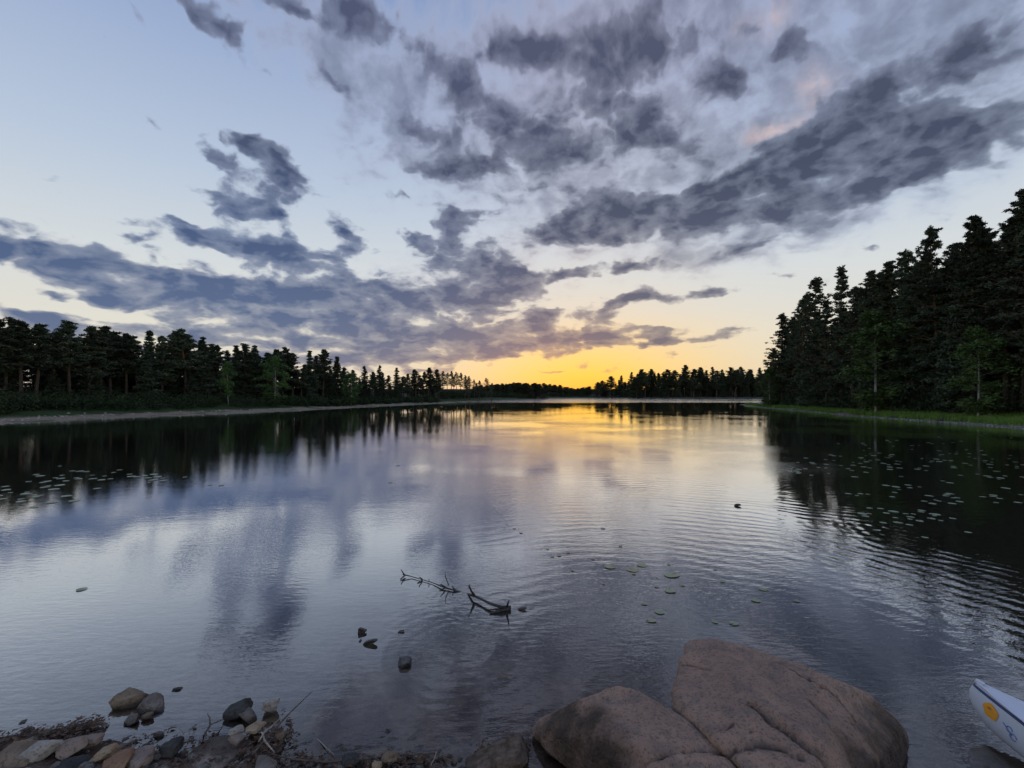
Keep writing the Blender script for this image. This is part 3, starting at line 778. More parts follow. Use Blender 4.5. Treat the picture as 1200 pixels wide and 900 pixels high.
STONES = [ # px, py, w, h, depth, material, label, z, tilt
 (152, 819, 40, 30, .9, 'brown', 'brown topped dark stone, highest of the little group standing in the shallow water', -.0, -14),
 (178, 826, 34, 24, .9, 'grey', 'grey pointed stone leaning beside the brown topped stone in the shallows', .0, -10),
 (156, 842, 20, 13, .9, 'grey', 'small pale grey stone in front of the brown topped stone in the shallows', .0, -4),
 (173, 839, 12, 9, .9, 'brown', 'tiny reddish stone tucked under the grey pointed stone', .0, 0),
 (208, 808, 13, 6, .7, 'dark', 'small black stone alone just breaking the water behind the pointed stone', -.02, 0),
 (279, 833, 30, 30, .9, 'dark', 'dark upright stone standing in the water near the crossed twigs', .0, -20),
 (291, 839, 21, 19, .9, 'grey', 'grey stone leaning on the dark upright stone near the twigs', .0, -18),
 (319, 827, 20, 22, .9, 'pale', 'pale lumpy stone rising from the water behind the crossed twigs', .02, 4),
 (277, 856, 17, 13, .9, 'pale', 'small whitish stone below the dark upright stone', .03, 0),
 (279, 866, 20, 16, .9, 'pink', 'pinkish block under the small whitish stone', .0, 6),
 (297, 853, 24, 9, .9, 'ochre', 'flat tan stone lying next to the small whitish stone', .02, -8),
 (328, 864, 14, 14, .9, 'brown', 'dark brown stone at the water side of the crossed twigs', .0, 0),
 (14, 887, 60, 30, .8, 'brown', 'broad brown rock at the corner of the muddy shore', .03, -4),
 (46, 880, 58, 26, .5, 'pale', 'long pale wedge shaped stone on the muddy shore', .05, -16),
 (84, 876, 42, 22, .7, 'pink', 'smooth pinkish stone next to the pale wedge on the shore', .04, -14),
 (106, 868, 28, 18, .7, 'pink', 'angular pink stone with a flat top at the water edge', .04, 8),
 (122, 884, 30, 16, .7, 'ochre', 'yellowish slanted stone beside the angular pink stone', .03, -14),
 (138, 896, 36, 22, .8, 'rust', 'orange rust coloured stone at the bottom of the shore', .04, -8),
 (162, 889, 40, 18, .8, 'pink', 'flat pale pink slab lying right of the orange stone', .02, 0),
 (200, 877, 30, 19, .7, 'dark', 'black wet stone between two flat pink slabs on the shore', .03, -16),
 (245, 886, 92, 17, .75, 'pink', 'large flat pinkish slab half covered by silt on the shore', -.03, -6),
 (75, 902, 50, 22, .8, 'dark', 'dark rock below the pale wedge on the shore', .0, 0),
 (310, 898, 34, 14, .8, 'grey', 'grey flat cobble at the bottom edge below the twigs', .02, 0),
 (410, 889, 22, 13, .7, 'dark', 'black angular stone on the waterline under the long twig', .02, -14),
 (456, 887, 20, 13, .7, 'brown', 'brown angular stone with a pinkish top on the waterline', .03, -18),
 (441, 898, 13, 9, .8, 'ochre', 'small tan pebble below the brown angular stone', .03, 0),
 (495, 890, 22, 8, .8, 'pink', 'dull pink stone lying just under the water by the short twig', -.03, 0),
 (474, 776, 16, 15, .8, 'slate', 'bluish pointed stone alone in the open water before the sunken branch', .0, 6),
 (590, 797, 16, 8, .9, 'pale', 'round pale stone under the water short of the boulders', -.03, 0),
 (645, 819, 36, 8, .7, 'ochre', 'yellowish sunken stone under the water behind the split boulder', -.045, 0),
 (460, 870, 16, 6, .8, 'pale', 'small pale sunken stone near the waterline', -.03, 0),
 (582, 894, 92, 36, .8, 'moss', 'rough brown rock with a mossy rim left of the boulders at the bottom edge', -.01, -12),
 (864, 592, 8, 3.4, .8, 'dark', 'small black stone showing alone in the bright water far beyond the boulders', .0, 0),
]
for i, (px, py, w_, h_, dp, mk, lb, z0, tl) in enumerate(STONES):
    stone(px, py, w_, h_, dp, SM[mk], lb, 100 + i, z0=z0, tilt=tl)
stone(1157, 487, 9, 5, .8, SM['pale'], 'white stone lying in the grass under the tall wood', 301, z0=Pg(1157, 487).z + .12)
stone(990, 485.5, 12, 4, .8, SM['grey'], 'grey boulder at the edge of the grassy bank near its tip', 302, z0=Pg(990, 486.5).z)

def debris():
    rng = np.random.default_rng(31); C = []
    for (x0, y0, x1, y1, n, sp_) in ((0, 872, 60, 858, 260, 5), (60, 858, 118, 846, 240, 4), (330, 850, 296, 896, 260, 8), (130, 880, 330, 886, 240, 12), (340, 894, 520, 890, 220, 6), (560, 880, 615, 874, 90, 5)):
        for _ in range(n):
            t_ = rng.random(); q = P(x0 + (x1 - x0) * t_ + rng.normal() * sp_ * 1.5, y0 + (y1 - y0) * t_ + rng.normal() * sp_, .02)
            C.append((q.x, q.y, max(gh(q.x, q.y), .0) + .006 + .012 * rng.random()))
    C = np.array(C); V = leaf_tris(rng, C, np.full((len(C), 3), .012), 3, .030, .25)
    T = V.reshape(-1, 3, 3); zm = T[:, :, 2].mean(1, keepdims=True); T[:, :, 2] = zm + (T[:, :, 2] - zm) * .25; V = T.reshape(-1, 3)
    m, t, b = mat('leaf_litter', .7, .3)
    n = t.noise(objco(t), 30, 3, .6)
    t.put(b.inputs['Base Color'], t.mix(t.step(n, .35, .65), (.035, .020, .014, 1), (.15, .085, .05, 1)))
    tag(link_mesh('leaf_litter', tri_mesh('leaf_litter', V), m), 'wet reddish brown leaf litter washed up along the muddy shore', 'leaf litter', kind='stuff')
debris()
# ------------------------------------------------------------------ the big boulders at the water's edge
def boulder_mat():
    m, t, b = mat('granite', .72, .3)
    wp = wpos(t); s_ = t.node('ShaderNodeSeparateXYZ'); t.put(s_.inputs[0], wp)
    n = t.noise(wp, 2.6, 6, .6, .3); nb = t.noise(wp, 9, 6, .65); nf = t.noise(wp, 60, 4, .7)
    v = t.node('ShaderNodeTexVoronoi'); v.inputs['Scale'].default_value = 130; t.put(v.inputs['Vector'], wp)
    c = t.mix(t.step(n, .36, .62), (.40, .255, .188, 1), (.50, .318, .228, 1))
    c = t.mix(t.step(nb, .46, .64, 0, .55), c, (.19, .16, .145, 1))
    c = t.mix(t.step(nf, .50, .64, 0, .6), c, (.10, .075, .062, 1))
    c = t.mix(t.step(v.outputs['Distance'], .30, .08, 0, .4), c, (.48, .38, .32, 1))
    lich = t.noise(wp, 5.5, 5, .7)
    c = t.mix(t.math('MULTIPLY', t.step(lich, .58, .64, 0, .55), t.step(nf, .4, .55, .3, 1)), c, (.21, .205, .19, 1))
    at = t.node('ShaderNodeAttribute'); at.attribute_name = 'damp'
    dm = t.math('MULTIPLY', at.outputs['Fac'], t.step(nb, .25, .5, .6, 1))
    h = t.math('ADD', s_.outputs[2], t.math('MULTIPLY', t.math('SUBTRACT', nb, .5), .07))
    wf = t.math('MAXIMUM', t.step(h, .05, .01), dm)
    c = t.mix(wf, c, t.mix(1.0, c, (.24, .24, .23, 1), 'MULTIPLY'))
    gr = t.node('ShaderNodeAttribute'); gr.attribute_name = 'crack'
    c = t.mix(t.math('MULTIPLY', gr.outputs['Fac'], .9), c, (.022, .019, .017, 1))
    t.put(b.inputs['Base Color'], c)
    t.put(b.inputs['Roughness'], t.math('MULTIPLY_ADD', wf, -.2, .78))
    bump(t, b, t.math('ADD', t.math('MULTIPLY', nb, 1.0), t.math('MULTIPLY', nf, .7)), .045)
    return m
M['granite'] = boulder_mat()
def boulder(name, pts, label, cracks=(), damp=(), seed=1, p=22, sub=6, namp=.016):
    W_ = [P(*q) for q in pts]
    c = sum(W_, Vector()) / len(W_)
    bm = bmesh.new()
    for q in W_: bm.verts.new(q - c)
    bmesh.ops.convex_hull(bm, input=bm.verts)
    bm.normal_update()
    pl = []
    for f in bm.faces:
        nrm = f.normal.copy(); d = nrm.dot(f.verts[0].co)
        if d < 0: nrm, d = -nrm, -d
        if d < 1e-3: continue
        if any(nrm.dot(Vector(a)) > .985 for a, _ in pl): continue
        pl.append((tuple(nrm), d))
    bm.free()
    rg = np.random.default_rng(seed + 40)
    hull_pts = np.array([tuple(q - c) for q in W_])
    for _ in range(9):                               # broken facets along the edges
        nv = rg.normal(size=3); nv[2] = abs(nv[2]) * .8 + .1; nv /= np.linalg.norm(nv)
        pl.append((tuple(nv), (hull_pts @ nv).max() * rg.uniform(.93, .985)))
    V, F_ = rock_shape(pl, sub, p, origin=c, noise_amp=namp, noise_sc=3.2, seed=seed)
    crack = np.zeros(len(V)); dmp = np.zeros(len(V))
    for (line, wd, dep) in cracks:
        L = [P(*q) for q in line]
        d = np.full(len(V), 9.)
        jig = np.array([mnoise.noise(Vector(v) * 9) for v in V]) * .018
        for a, b_ in zip(L[:-1], L[1:]):
            e = np.array((b_ - a)[:2]); q = V[:, :2] - np.array(a[:2])
            t_ = np.clip((q @ e) / (e @ e), 0, 1)
            d = np.minimum(d, np.hypot(*(q - t_[:, None] * e).T + jig))
        k = np.exp(-(d / wd) ** 2); up = V[:, 2] > .05
        V[:, 2] -= k * dep * up
        crack = np.maximum(crack, np.exp(-(d / (wd * .55)) ** 2) * up)
    for (px, py, z, r) in damp:
        q = P(px, py, z); d = np.linalg.norm(V - np.array(q), axis=1)
        d = d + np.array([mnoise.fractal(Vector(v) * 6, .8, 2.1, 4) for v in V]) * .07
        dmp = np.maximum(dmp, 1 - np.clip((d - r * .7) / (r * .45), 0, 1))
    me_ = arr_mesh(name, V, F_)
    for nm, arr in (('crack', crack), ('damp', dmp)):
        at = me_.attributes.new(nm, 'FLOAT', 'POINT'); at.data.foreach_set('value', arr.astype(np.float32))
    o = link_mesh(name, me_, M['granite'], smooth=True)
    # origin at the stone
    me_.transform(Matrix.Translation(-c)); o.location = c
    return tag(o, label, 'boulder')
boulder('boulder', [(611, 848, .05), (655, 830, .20), (692, 813, .34), (722, 803, .38), (745, 805, .38), (775, 826, .37), (808, 848, .36), (846, 874, .35), (872, 900, .34), (868, 940, .30),
                    (620, 862, .02), (684, 910, .02), (760, 990, .08), (880, 990, .15), (690, 850, -.25), (740, 830, -.25), (800, 850, -.25), (860, 920, -.25), (740, 915, -.25), (690, 872, -.25), (730, 870, .37), (800, 890, .38)],
        'rounded pinkish granite boulder with a dark damp patch, lower of the two large ones',
        cracks=[([(752, 890, .36), (800, 884, .36), (850, 880, .36)], .012, .035)],
        damp=[(664, 858, .14, .20), (690, 880, .16, .23), (705, 905, .16, .22)], seed=3, p=34, sub=7, namp=.022)
boulder('boulder', [(780, 819, .36), (801, 753, .40), (806, 752, .41), (832, 748, .42), (866, 752, .43), (905, 769, .42), (960, 792, .40), (1004, 806, .36), (1034, 828, .26), (1058, 850, .16), (1064, 866, .06),
                    (782, 828, .34), (812, 850, .38), (846, 876, .39), (884, 904, .38), (930, 960, .34), (1000, 960, .22), (1050, 915, .0), (1062, 870, -.25), (1040, 920, -.25), (900, 960, -.25),
                    (800, 800, -.25), (830, 770, -.25), (960, 800, -.25), (1040, 835, -.25), (880, 800, .46), (940, 840, .46), (960, 880, .42)],
        'largest granite boulder with a long crack across its top and a dark wet end',
        cracks=[([(880, 822, .46), (905, 842, .45), (940, 864, .44), (985, 900, .4)], .018, .06), ([(800, 777, .4), (832, 783, .42)], .009, .02),
                ([(948, 800, .43), (950, 808, .43), (968, 806, .42)], .010, .022), ([(948, 822, .43), (970, 836, .42)], .010, .022),
                ([(846, 856, .4), (860, 850, .42), (880, 856, .43)], .010, .02), ([(975, 858, .38), (986, 852, .38)], .012, .02), ([(846, 880, .4), (880, 868, .43), (912, 872, .43), (940, 884, .42)], .016, .02), ([(905, 774, .42), (940, 796, .43), (975, 812, .41), (1002, 838, .36)], .008, .012)],
        damp=[(1040, 868, .12, .22), (1022, 895, .12, .22), (1000, 915, .15, .2)], seed=8, p=60, sub=7, namp=.024)  # wet end; the shade of its lower face is darkened in as well
boulder('boulder', [(752, 893, .34), (800, 888, .37), (850, 884, .38), (872, 906, .36), (880, 960, .3), (740, 960, .25), (752, 900, -.1), (870, 912, -.1), (800, 960, -.1)],
        'small granite slab wedged in the crack below the two large boulders', seed=12, p=18, sub=5, namp=.010)

# ------------------------------------------------------------------ twigs and driftwood
def wood(name, lo, hi, rough=.7):
    m, t, b = mat(name, rough, .3)
    n = t.noise(t.mapping(objco(t), scale=(3, 3, 3)), 14, 5, .65)
    t.put(b.inputs['Base Color'], t.mix(t.step(n, .35, .65), (*lo, 1), (*hi, 1))); bump(t, b, n, .004)
    return m
M['wet_wood'] = wood('wet_wood', (.022, .017, .014), (.075, .058, .050), .45)
M['grey_wood'] = wood('weathered_wood', (.16, .145, .13), (.34, .31, .28))
M['twig'] = wood('dry_twig', (.22, .17, .13), (.42, .35, .28))
M['dark_twig'] = wood('dark_twig', (.06, .045, .038), (.14, .105, .085))
def wooden(name, lines, m, label, cat, slim=1.0, at=None):
    tb = Tubes(); P_ = at or P
    for (q, rr) in lines:
        tb.add([P_(*p_) for p_ in q], [r_ * slim for r_ in rr], 7)
    me_ = tb.mesh(name)
    c = P_(*lines[0][0][0])
    me_.transform(Matrix.Translation(-c))
    o = link_mesh(name, me_, m, smooth=True); o.location = c
    return tag(o, label, cat)
wooden('sunken_branch', [
    ([(598, 712, .02), (588, 711.5, .04), (574, 707, .045), (562, 701, .04), (554, 697.5, .04), (546, 696, -.02), (533, 692, .012), (520, 688, .02), (506, 682.5, .012), (494, 679, .012), (482, 675.5, .015), (472, 673, .04)],
     [.034, .026, .020, .019, .022, .014, .013, .013, .007, .007, .008, .012]),
    ([(556, 698, .04), (552, 692, .11), (549.5, 685, .17)], [.024, .016, .008]), ([(551, 690, .13), (548, 687, .15)], [.009, .005]),
    ([(594, 711, .04), (596.5, 703, .13)], [.020, .006]),
    ([(598, 713, .02), (586, 716, .015), (574, 719, .005)], [.034, .026, .012]), ([(590, 713.5, .02), (574, 714.5, .01)], [.02, .01]),
    ([(474, 674, .02), (470, 667.5, .09)], [.013, .007]), ([(475, 674, .02), (469.5, 678.5, .01), (470, 681, .0)], [.014, .010, .006]),
    ([(495, 679, .012), (491, 676, .06)], [.012, .006]), ([(495, 680, .01), (489, 683, .005)], [.011, .006]), ([(503, 682, .01), (502.5, 678, .05)], [.009, .004]),
    ([(522, 688, .02), (516, 684.5, .07)], [.014, .007]), ([(522, 689, .015), (515, 691.5, .005)], [.012, .006]), ([(533, 692, .0), (530, 687, .05)], [.02, .006]),
    ([(526, 686, .03), (522, 676, .12), (521.5, 669, .19)], [.007, .008, .003])],
    M['wet_wood'], 'dark forked sunken branch with prongs sticking out of the open water', 'branch', slim=.66)
def chip(px, py, wpx, hpx, label, seed, tri=False):
    rng = np.random.default_rng(seed); c = P(px, py, .012); k = c.y / FPX
    a, h = wpx * k / 2, hpx * k / 2
    prof = [(-1, -1), (1, .15), (-.85, 1)] if tri else [(-1, -.5), (-.5, -.9), (.3, -.3), (1, .7), (.6, .8), (-.6, .3)]
    n = len(prof); V, F_ = [], []
    bm = bmesh.new()
    lo = [bm.verts.new((x * a, -.015 - .01 * rng.random(), z * h + h * .6)) for x, z in prof]
    hi = [bm.verts.new((x * a * .9, .02 + .01 * rng.random(), z * h * .9 + h * .6)) for x, z in prof]
    bm.faces.new(lo); bm.faces.new(hi[::-1])
    for i in range(n): bm.faces.new((lo[i], hi[i], hi[(i + 1) % n], lo[(i + 1) % n]))
    bmesh.ops.recalc_face_normals(bm, faces=bm.faces)
    bmesh.ops.bevel(bm, geom=list(bm.edges), offset=min(a, h) * .15, segments=2, affect='EDGES')
    me_ = bpy.data.meshes.new('driftwood_chip'); bm.to_mesh(me_); bm.free()
    o = link_mesh('driftwood_chip', me_, M['wet_wood'], smooth=False); o.location = (c.x, c.y, c.z - .015)
    return tag(o, label, 'driftwood')
chip(425, 740, 11, 8, 'black triangular snag poking out of the shallow water left of the bluish stone', 1, True)
chip(434, 753, 18, 8, 'slanting black stick floating just below the triangular snag', 2)
chip(470, 739, 8, 2.5, 'thin dark sliver floating between the triangular snag and the sunken branch', 3)
chip(612, 713, 11, 4, 'small dark wood chip floating just past the thick end of the sunken branch', 4)
chip(422, 749.5, 3, 2.5, 'tiny dark speck of wood between the triangular snag and the slanting stick', 5)
wooden('twig', [([(296, 884, .05), (318, 858, .07), (342, 833, .12), (366, 810, .17)], [.006, .006, .005, .002])], M['dark_twig'], 'long thin dark twig slanting up over the water by the pale lumpy stone', 'twig')
wooden('twig', [([(303, 869, .08), (310, 858, .10), (324, 846, .12), (330, 840, .12)], [.004, .005, .004, .002]), ([(312, 857, .10), (318, 852, .13)], [.004, .002])], M['twig'], 'pale straw coloured twig lying across the stones', 'twig')
wooden('twig', [([(307, 858, .10), (310, 868, .08), (322, 882, .05)], [.005, .006, .003])], M['twig'], 'short pale twig crossing under the straw coloured one', 'twig')
wooden('twig', [([(237, 872, .0), (239, 862, .05), (246, 850, .06), (246, 842, .09), (243, 836, .11)], [.010, .007, .006, .005, .002]), ([(247, 849, .06), (262, 843, .02)], [.004, .002])], M['dark_twig'], 'crooked dark twig rising from the large flat slab', 'twig')
wooden('twig', [([(318, 884, .02), (345, 890, .03), (380, 893, .03), (420, 890, .03), (470, 884.5, .03), (512, 882.5, .03)], [.003, .005, .005, .006, .005, .002]), ([(440, 889, .03), (452, 894, .03)], [.004, .002])], M['dark_twig'], 'long dark twig lying along the waterline at the bottom edge', 'twig')
wooden('twig', [([(505, 897, .03), (509, 889, .06), (512, 880, .09)], [.004, .004, .002])], M['twig'], 'short pale stick standing at the end of the long dark twig', 'twig')
wooden('twig', [([(372, 866, .0), (382, 876, .01), (392, 885, .01)], [.003, .003, .002])], M['twig'], 'thin pale reed stem under the water above the long dark twig', 'twig')
# logs on the grassy bank
wooden('driftwood_log', [([(1095, 491.2, .10), (1115, 489.2, .16), (1137, 486.4, .22)], [.09, .07, .04])], M['grey_wood'], 'long pale pole lying slanted on the grassy bank', 'log', at=Pg)
wooden('driftwood_log', [([(1098, 493.6, .05), (1108, 493, .08), (1119, 494.2, .06)], [.11, .12, .09]), ([(1104, 493, .1), (1109, 491.5, .28)], [.06, .03])], M['wet_wood'], 'dark knotty log at the water edge below the pale pole', 'log', at=Pg)
wooden('driftwood_log', [([(1043, 489.4, .05), (1054, 489.2, .07), (1063, 490.2, .05)], [.10, .11, .08])], M['wet_wood'], 'short dark log on the grey stones of the bank', 'log', at=Pg)
wooden('driftwood_log', [([(927, 479.6, .06), (935, 479.6, .09), (944, 479.9, .07)], [.09, .10, .07])], M['grey_wood'], 'pale log lying near the tip of the grassy bank', 'log', at=Pg)

# ------------------------------------------------------------------ canoe bow
def paint(name, c, rough=.35, var=.06):
    m, t, b = mat(name, rough, .5)
    n = t.noise(objco(t), 6, 6, .65); n2 = t.noise(t.mapping(objco(t), scale=(1, 4, 8)), 22, 3, .6)
    k = t.math('MULTIPLY_ADD', n, var * 4, 1 - var * 2)
    cc = t.mix(1.0, (*c, 1), t.comb(k, k, k), 'MULTIPLY')
    t.put(b.inputs['Base Color'], t.mix(t.step(n2, .66, .74, 0, .35), cc, (c[0] * .45, c[1] * .45, c[2] * .43, 1)))
    return m
M['hull_white'] = paint('canoe_white', (.60, .63, .70), .38)
M['deck_white'] = paint('canoe_deck', (.62, .62, .68), .45)
M['stripe_blue'] = paint('canoe_blue', (.030, .050, .16), .35)
M['orange'] = paint('orange_sticker', (.86, .36, .03), .5)
M['rust_mark'] = paint('dark_orange_mark', (.50, .16, .02), .5)
M['ink'] = paint('blue_ink', (.15, .20, .42), .5)
def canoe():
    tip = P(1145.5, 800, .31)
    axis = Vector((.18, -.98, 0)).normalized(); L = 4.6
    root = empty('canoe', (tip.x, tip.y, 0)); yaw = math.atan2(axis.y, axis.x); root.rotation_euler = (0, 0, yaw)
    tag(root, 'white canoe with a dark blue gunwale and an orange sticker on its bow', 'canoe')
    # local frame: +x runs from the bow to the stern, y across, z up from the water
    ns, nc = 60, 21
    def half(s): return .43 * (math.sin(PI * min(1, max(0, s))) ** .80)
    def sheer(s): return .245 + .065 * abs(2 * s - 1) ** 3.2
    def keel(s): return .035 + .035 * max(0, 1 - s / .10) ** 2.0 + .035 * max(0, 1 - (1 - s) / .10) ** 2.0
    def sect(s, u):                               # u in -1..1 from gunwale to gunwale
        h, zt, zb = half(s), sheer(s), keel(s)
        a = abs(u); y = h * (math.sin(a * PI / 2)) ** .42 * (1 if u >= 0 else -1) * (1 - .45 * max(0, 1 - s / .15) * a ** 4)
        z = zb + (zt - zb) * (1 - math.cos(a * PI / 2)) ** 1.15
        x = L * s + .05 * (1 - (z - zb) / max(1e-4, zt - zb)) ** 2 * (max(0, 1 - s / .1) - max(0, 1 - (1 - s) / .1)) - .05 * math.sin(PI * (z - zb) / max(1e-4, zt - zb)) * max(0, 1 - s / .08)
        return (x, y, z)
    S_ = [.5 - .5 * math.cos(PI * i / ns) for i in range(ns + 1)]
    V = [sect(s, -1 + 2 * j / (nc - 1)) for s in S_ for j in range(nc)]
    F_ = [(i * nc + j, i * nc + j + 1, (i + 1) * nc + j + 1, (i + 1) * nc + j) for i in range(ns) for j in range(nc - 1)]
    me_ = arr_mesh('hull', V, F_)
    bm = bmesh.new(); bm.from_mesh(me_); bmesh.ops.remove_doubles(bm, verts=bm.verts, dist=1e-4)
    bmesh.ops.recalc_face_normals(bm, faces=bm.faces)
    bmesh.ops.solidify(bm, geom=bm.faces[:], thickness=-.006); bvh = BVHTree.FromBMesh(bm)
    bm.to_mesh(me_); bm.free()
    link_mesh('hull', me_, M['hull_white'], root, True)
    for sgn in (-1, 1):
        tb = Tubes(); q = [Vector(sect(s, sgn)) + Vector((0, sgn * .004, .002)) for s in S_]
        tb.add(q, [.009] * len(q), 8); link_mesh('gunwale', tb.mesh('gunwale'), M['deck_white'], root, True)
        tb = Tubes(); q = [Vector(sect(s, sgn * .945)) + Vector((0, sgn * .002, 0)) for s in S_]
        tb.add(q, [.0105] * len(q), 8); link_mesh('stripe', tb.mesh('stripe'), M['stripe_blue'], root, True)
    # bow and stern decks
    for bow in (True, False):
        ss = [s for s in S_ if s < .16]; V, F_ = [], []
        n = 9
        for s in ss:
            for j in range(n):
                t_ = -1 + 2 * j / (n - 1); s2 = s if bow else 1 - s
                V.append((L * s2, half(s2) * t_ * .985, sheer(s2) + .004 + .02 * (1 - t_ * t_) * min(1, s * 12)))
        F_ = [(i * n + j, i * n + j + 1, (i + 1) * n + j + 1, (i + 1) * n + j) for i in range(len(ss) - 1) for j in range(n - 1)]
        link_mesh('deck', arr_mesh('deck', V, F_), M['deck_white'], root, True)
    cap = Tubes().add([Vector(sect(0, 1)) + Vector((-.012, 0, -.012)), Vector(sect(0, 1)) + Vector((.0, 0, .012)), Vector(sect(0, 1)) + Vector((.035, 0, .010))], [.010, .014, .012], 8)
    link_mesh('bow_cap', cap.mesh('bow_cap'), M['deck_white'], root, True)
    for s in (.30, .68):
        h = half(s); bm = bmesh.new(); bmesh.ops.create_cube(bm, size=1); bmesh.ops.scale(bm, vec=(.22, h * 1.96, .025), verts=bm.verts)
        bmesh.ops.bevel(bm, geom=list(bm.edges), offset=.006, segments=2, affect='EDGES'); bmesh.ops.translate(bm, vec=(L * s, 0, sheer(s) - .06), verts=bm.verts)
        m_ = bpy.data.meshes.new('seat'); bm.to_mesh(m_); bm.free(); link_mesh('seat', m_, M['grey_wood'], root)
    side = -1
    def on_hull(x, z, off):
        hit = bvh.ray_cast(Vector((x, side * 3, z)), Vector((0, -side, 0)))
        p_, n_ = hit[0], hit[1]
        if p_ is None: return Vector((x, side * .02, z))
        if n_.y * side < 0: n_ = -n_
        return p_ + n_ * off
    def patch(cx, cz, rx, rz, off, name, m_, parent, tilt=0, wobble=.06):
        V, F_ = [], []; n = 36
        rings = 8
        for r_i in range(rings + 1):
            for k in range(n):
                a = 2 * PI * k / n; rr = r_i / rings * (1 + wobble * math.sin(5 * a))
                dx_, dz_ = rx * rr * math.cos(a), rz * rr * math.sin(a)
                V.append(on_hull(cx + dx_ * math.cos(tilt) - dz_ * math.sin(tilt), cz + dx_ * math.sin(tilt) + dz_ * math.cos(tilt), off))
        F_ = [(i * n + k, i * n + (k + 1) % n, (i + 1) * n + (k + 1) % n, (i + 1) * n + k) for i in range(rings) for k in range(n)]
        return link_mesh(name, arr_mesh(name, V, F_), m_, parent, True)
    st = patch(.115, .205, .050, .045, .0035, 'sticker', M['orange'], root)
    patch(.108, .220, .013, .006, .0055, 'sticker_mark', M['rust_mark'], st, wobble=0)
    # the looped blue lettering beside the sticker
    tb = Tubes()
    for c0, c1, r0 in ((.235, .180, .016), (.258, .150, .018)):
        tb.add([on_hull(c0 + r0 * 1.1 * math.cos(a), c1 + r0 * math.sin(a), .0015) for a in [k * 2 * PI / 14 for k in range(13)]], [.0034] * 13, 5)
    tb.add([on_hull(.195 + .014 * k, .196 - .010 * k + .004 * math.sin(k * 3), .0015) for k in range(5)], [.0034] * 5, 5)
    link_mesh('lettering', tb.mesh('lettering'), M['ink'], root, True)
    return root
canoe()

# ------------------------------------------------------------------ lily pads
def pad_mat():
    m, t, b = mat('lily_pad', .32, .5)
    oi = t.node('ShaderNodeObjectInfo').outputs['Random']
    n = t.noise(objco(t), 9, 4, .6)
    c = t.mix(n, (.20, .25, .14, 1), (.34, .38, .24, 1))
    c = t.mix(t.step(oi, .82, 1.0, 0, .7), c, (.30, .20, .10, 1))
    t.put(b.inputs['Base Color'], c); bump(t, b, n, .006)
    return m
M['pad'] = pad_mat()
def pad_proto(seed):
    rng = np.random.default_rng(seed); n = 30; V, F_ = [], []
    for ri, rr in enumerate((.04, .4, .75, 1.0)):
        for k in range(n + 1):
            a = .16 + (2 * PI - .32) * k / n
            w_ = 1 + .05 * math.sin(3 * a + seed) + .02 * rng.normal()
            z = .02 * rr + (.03 * math.sin(2 * a + seed) + .04 * math.sin(3 * a + 2 * seed)) * rr ** 3
            V.append((rr * w_ * math.cos(a) * 1.1, rr * w_ * math.sin(a), z))
    F_ = [(i * (n + 1) + k, (i + 1) * (n + 1) + k, (i + 1) * (n + 1) + k + 1, i * (n + 1) + k + 1) for i in range(3) for k in range(n)]
    me_ = arr_mesh('lily_pad', V, F_); me_.materials.append(M['pad']); me_.polygons.foreach_set('use_smooth', [True] * len(me_.polygons))
    return me_
PADS = [pad_proto(s) for s in (1, 2, 3, 4)]
placed = []
def pad(px, py, r, label, group):
    p_ = P(px, py)
    if gh(p_.x, p_.y) > -.03: return False
    for (x, y, q) in placed:
        if math.hypot(p_.x - x, p_.y - y) < (q + r) * .95: return False
    placed.append((p_.x, p_.y, r))
    o = bpy.data.objects.new('lily_pad', PADS[rnd.randrange(4)]); COL.objects.link(o)
    o.location = (p_.x, p_.y, .007); o.rotation_euler = (R(rnd.uniform(-1.5, 1.5)), R(rnd.uniform(-1.5, 1.5)), rnd.random() * 2 * PI)
    o.scale = (r, r, r * .3)
    tag(o, label, 'lily pad', group)
    return True
def scatter(n, clusters, label, group, rmin, rmax):
    c_, tries = 0, 0
    wts = [q[4] for q in clusters]
    while c_ < n and tries < 6000:
        tries += 1
        x0, y0, sx, sy, _ = rnd.choices(clusters, wts)[0]
        if pad(rnd.gauss(x0, sx * 1.25), rnd.gauss(y0, sy * 1.3), rnd.uniform(rmin, rmax), label, group): c_ += 1
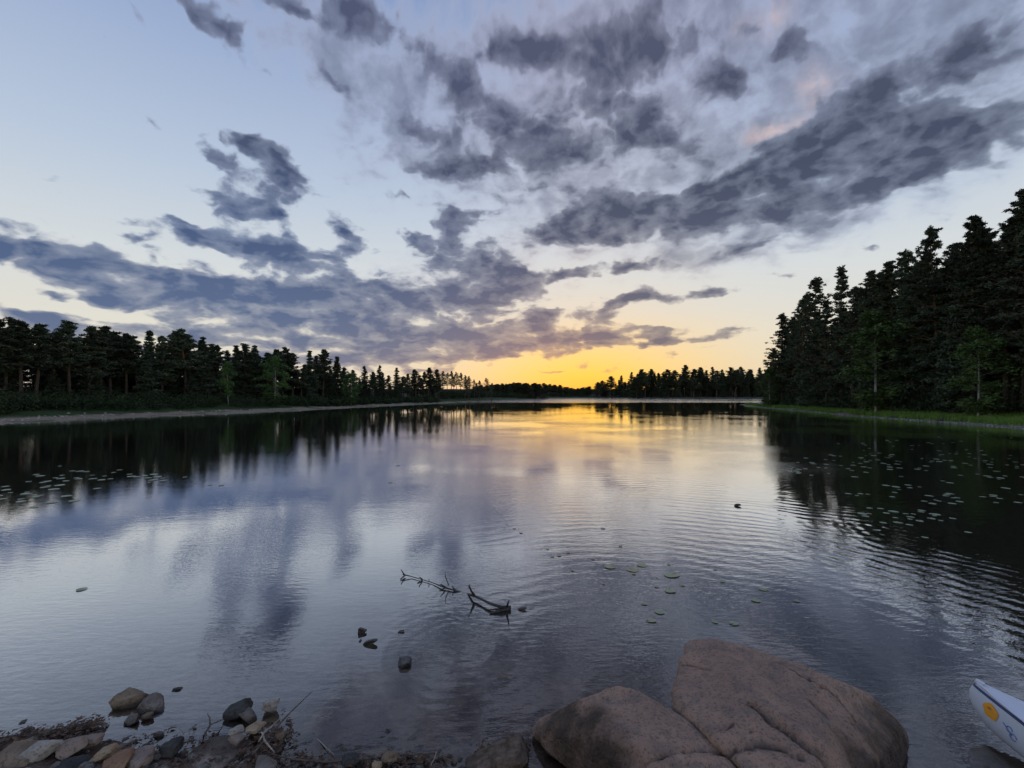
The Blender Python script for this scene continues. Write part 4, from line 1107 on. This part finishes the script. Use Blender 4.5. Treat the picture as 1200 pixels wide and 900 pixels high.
scatter(200, [(945, 551, 18, 4, 2.2), (985, 545, 22, 5, 2), (1045, 520, 26, 3, 2), (1035, 543, 25, 6, 2.2), (1085, 545, 30, 6, 2.4), (1130, 535, 34, 6, 3), (1150, 548, 34, 6, 2.6), (1185, 560, 22, 8, 1.6), (1050, 575, 26, 5, 1.3),
              (1110, 586, 14, 2.5, 1.3), (1145, 583, 22, 3, 1.5), (1165, 588, 22, 3, .8), (1050, 602, 20, 5, 1.6), (1075, 605, 16, 3, 1.2), (1015, 600, 12, 5, .6), (1100, 622, 20, 8, .5), (1150, 512, 30, 3, 1)],
        'flat lily pad on the dark water below the grassy bank and tall wood', 'lily pads below the grassy bank', .035, .08)
scatter(62, [(70, 563, 24, 5, 2), (110, 557, 22, 3.5, 2), (180, 561, 8, 1.6, 1.4), (20, 583, 22, 6, 2), (60, 577, 28, 6, 1.5), (135, 553, 10, 2, .6), (240, 566, 12, 3, .5), (30, 600, 22, 8, .6), (385, 555, 40, 10, .6)],
        'flat lily pad on the dark reflection of the low wood', 'lily pads before the low wood', .04, .10)
for px, py, r, lb in ((715, 664.5, .085, 'pale lily pad alone, nearest the dark cloud reflection beyond the boulders'), (741, 668, .09, 'long pale lily pad beside two dark specks on the open water'),
                      (752, 662.5, .075, 'upper lily pad of the loose cluster on the open water beyond the boulders'), (787, 674, .11, 'broad yellow green lily pad of the loose cluster on the open water'),
                      (785, 692.5, .075, 'pale lily pad just below the loose cluster on the open water'), (773, 717.5, .06, 'small round pale lily pad between the loose cluster and the boulders'),
                      (763, 727.5, .055, 'lowest small lily pad floating above the split in the boulders'), (755, 708, .04, 'tiny pale lily pad above the small round pale one'),
                      (895, 691, .06, 'pale lily pad alone on dark water beyond the largest boulder'), (886, 704, .055, 'dull lily pad just below the lone pale one beyond the largest boulder'),
                      (860, 731, .05, 'faint lily pad closest to the top of the largest boulder'), (96, 691, .06, 'lone lily pad on the pale water toward the muddy shore')):
    pad(px, py, r * .8, lb, None)
scatter(22, [(760, 665, 50, 12, 2), (820, 690, 50, 18, 1), (700, 640, 60, 14, 1), (880, 650, 40, 20, 1)], 'tiny pale lily pad scattered on the open water beyond the boulders', 'tiny lily pads beyond the boulders', .016, .038)

print('OBJECTS', len(bpy.data.objects))
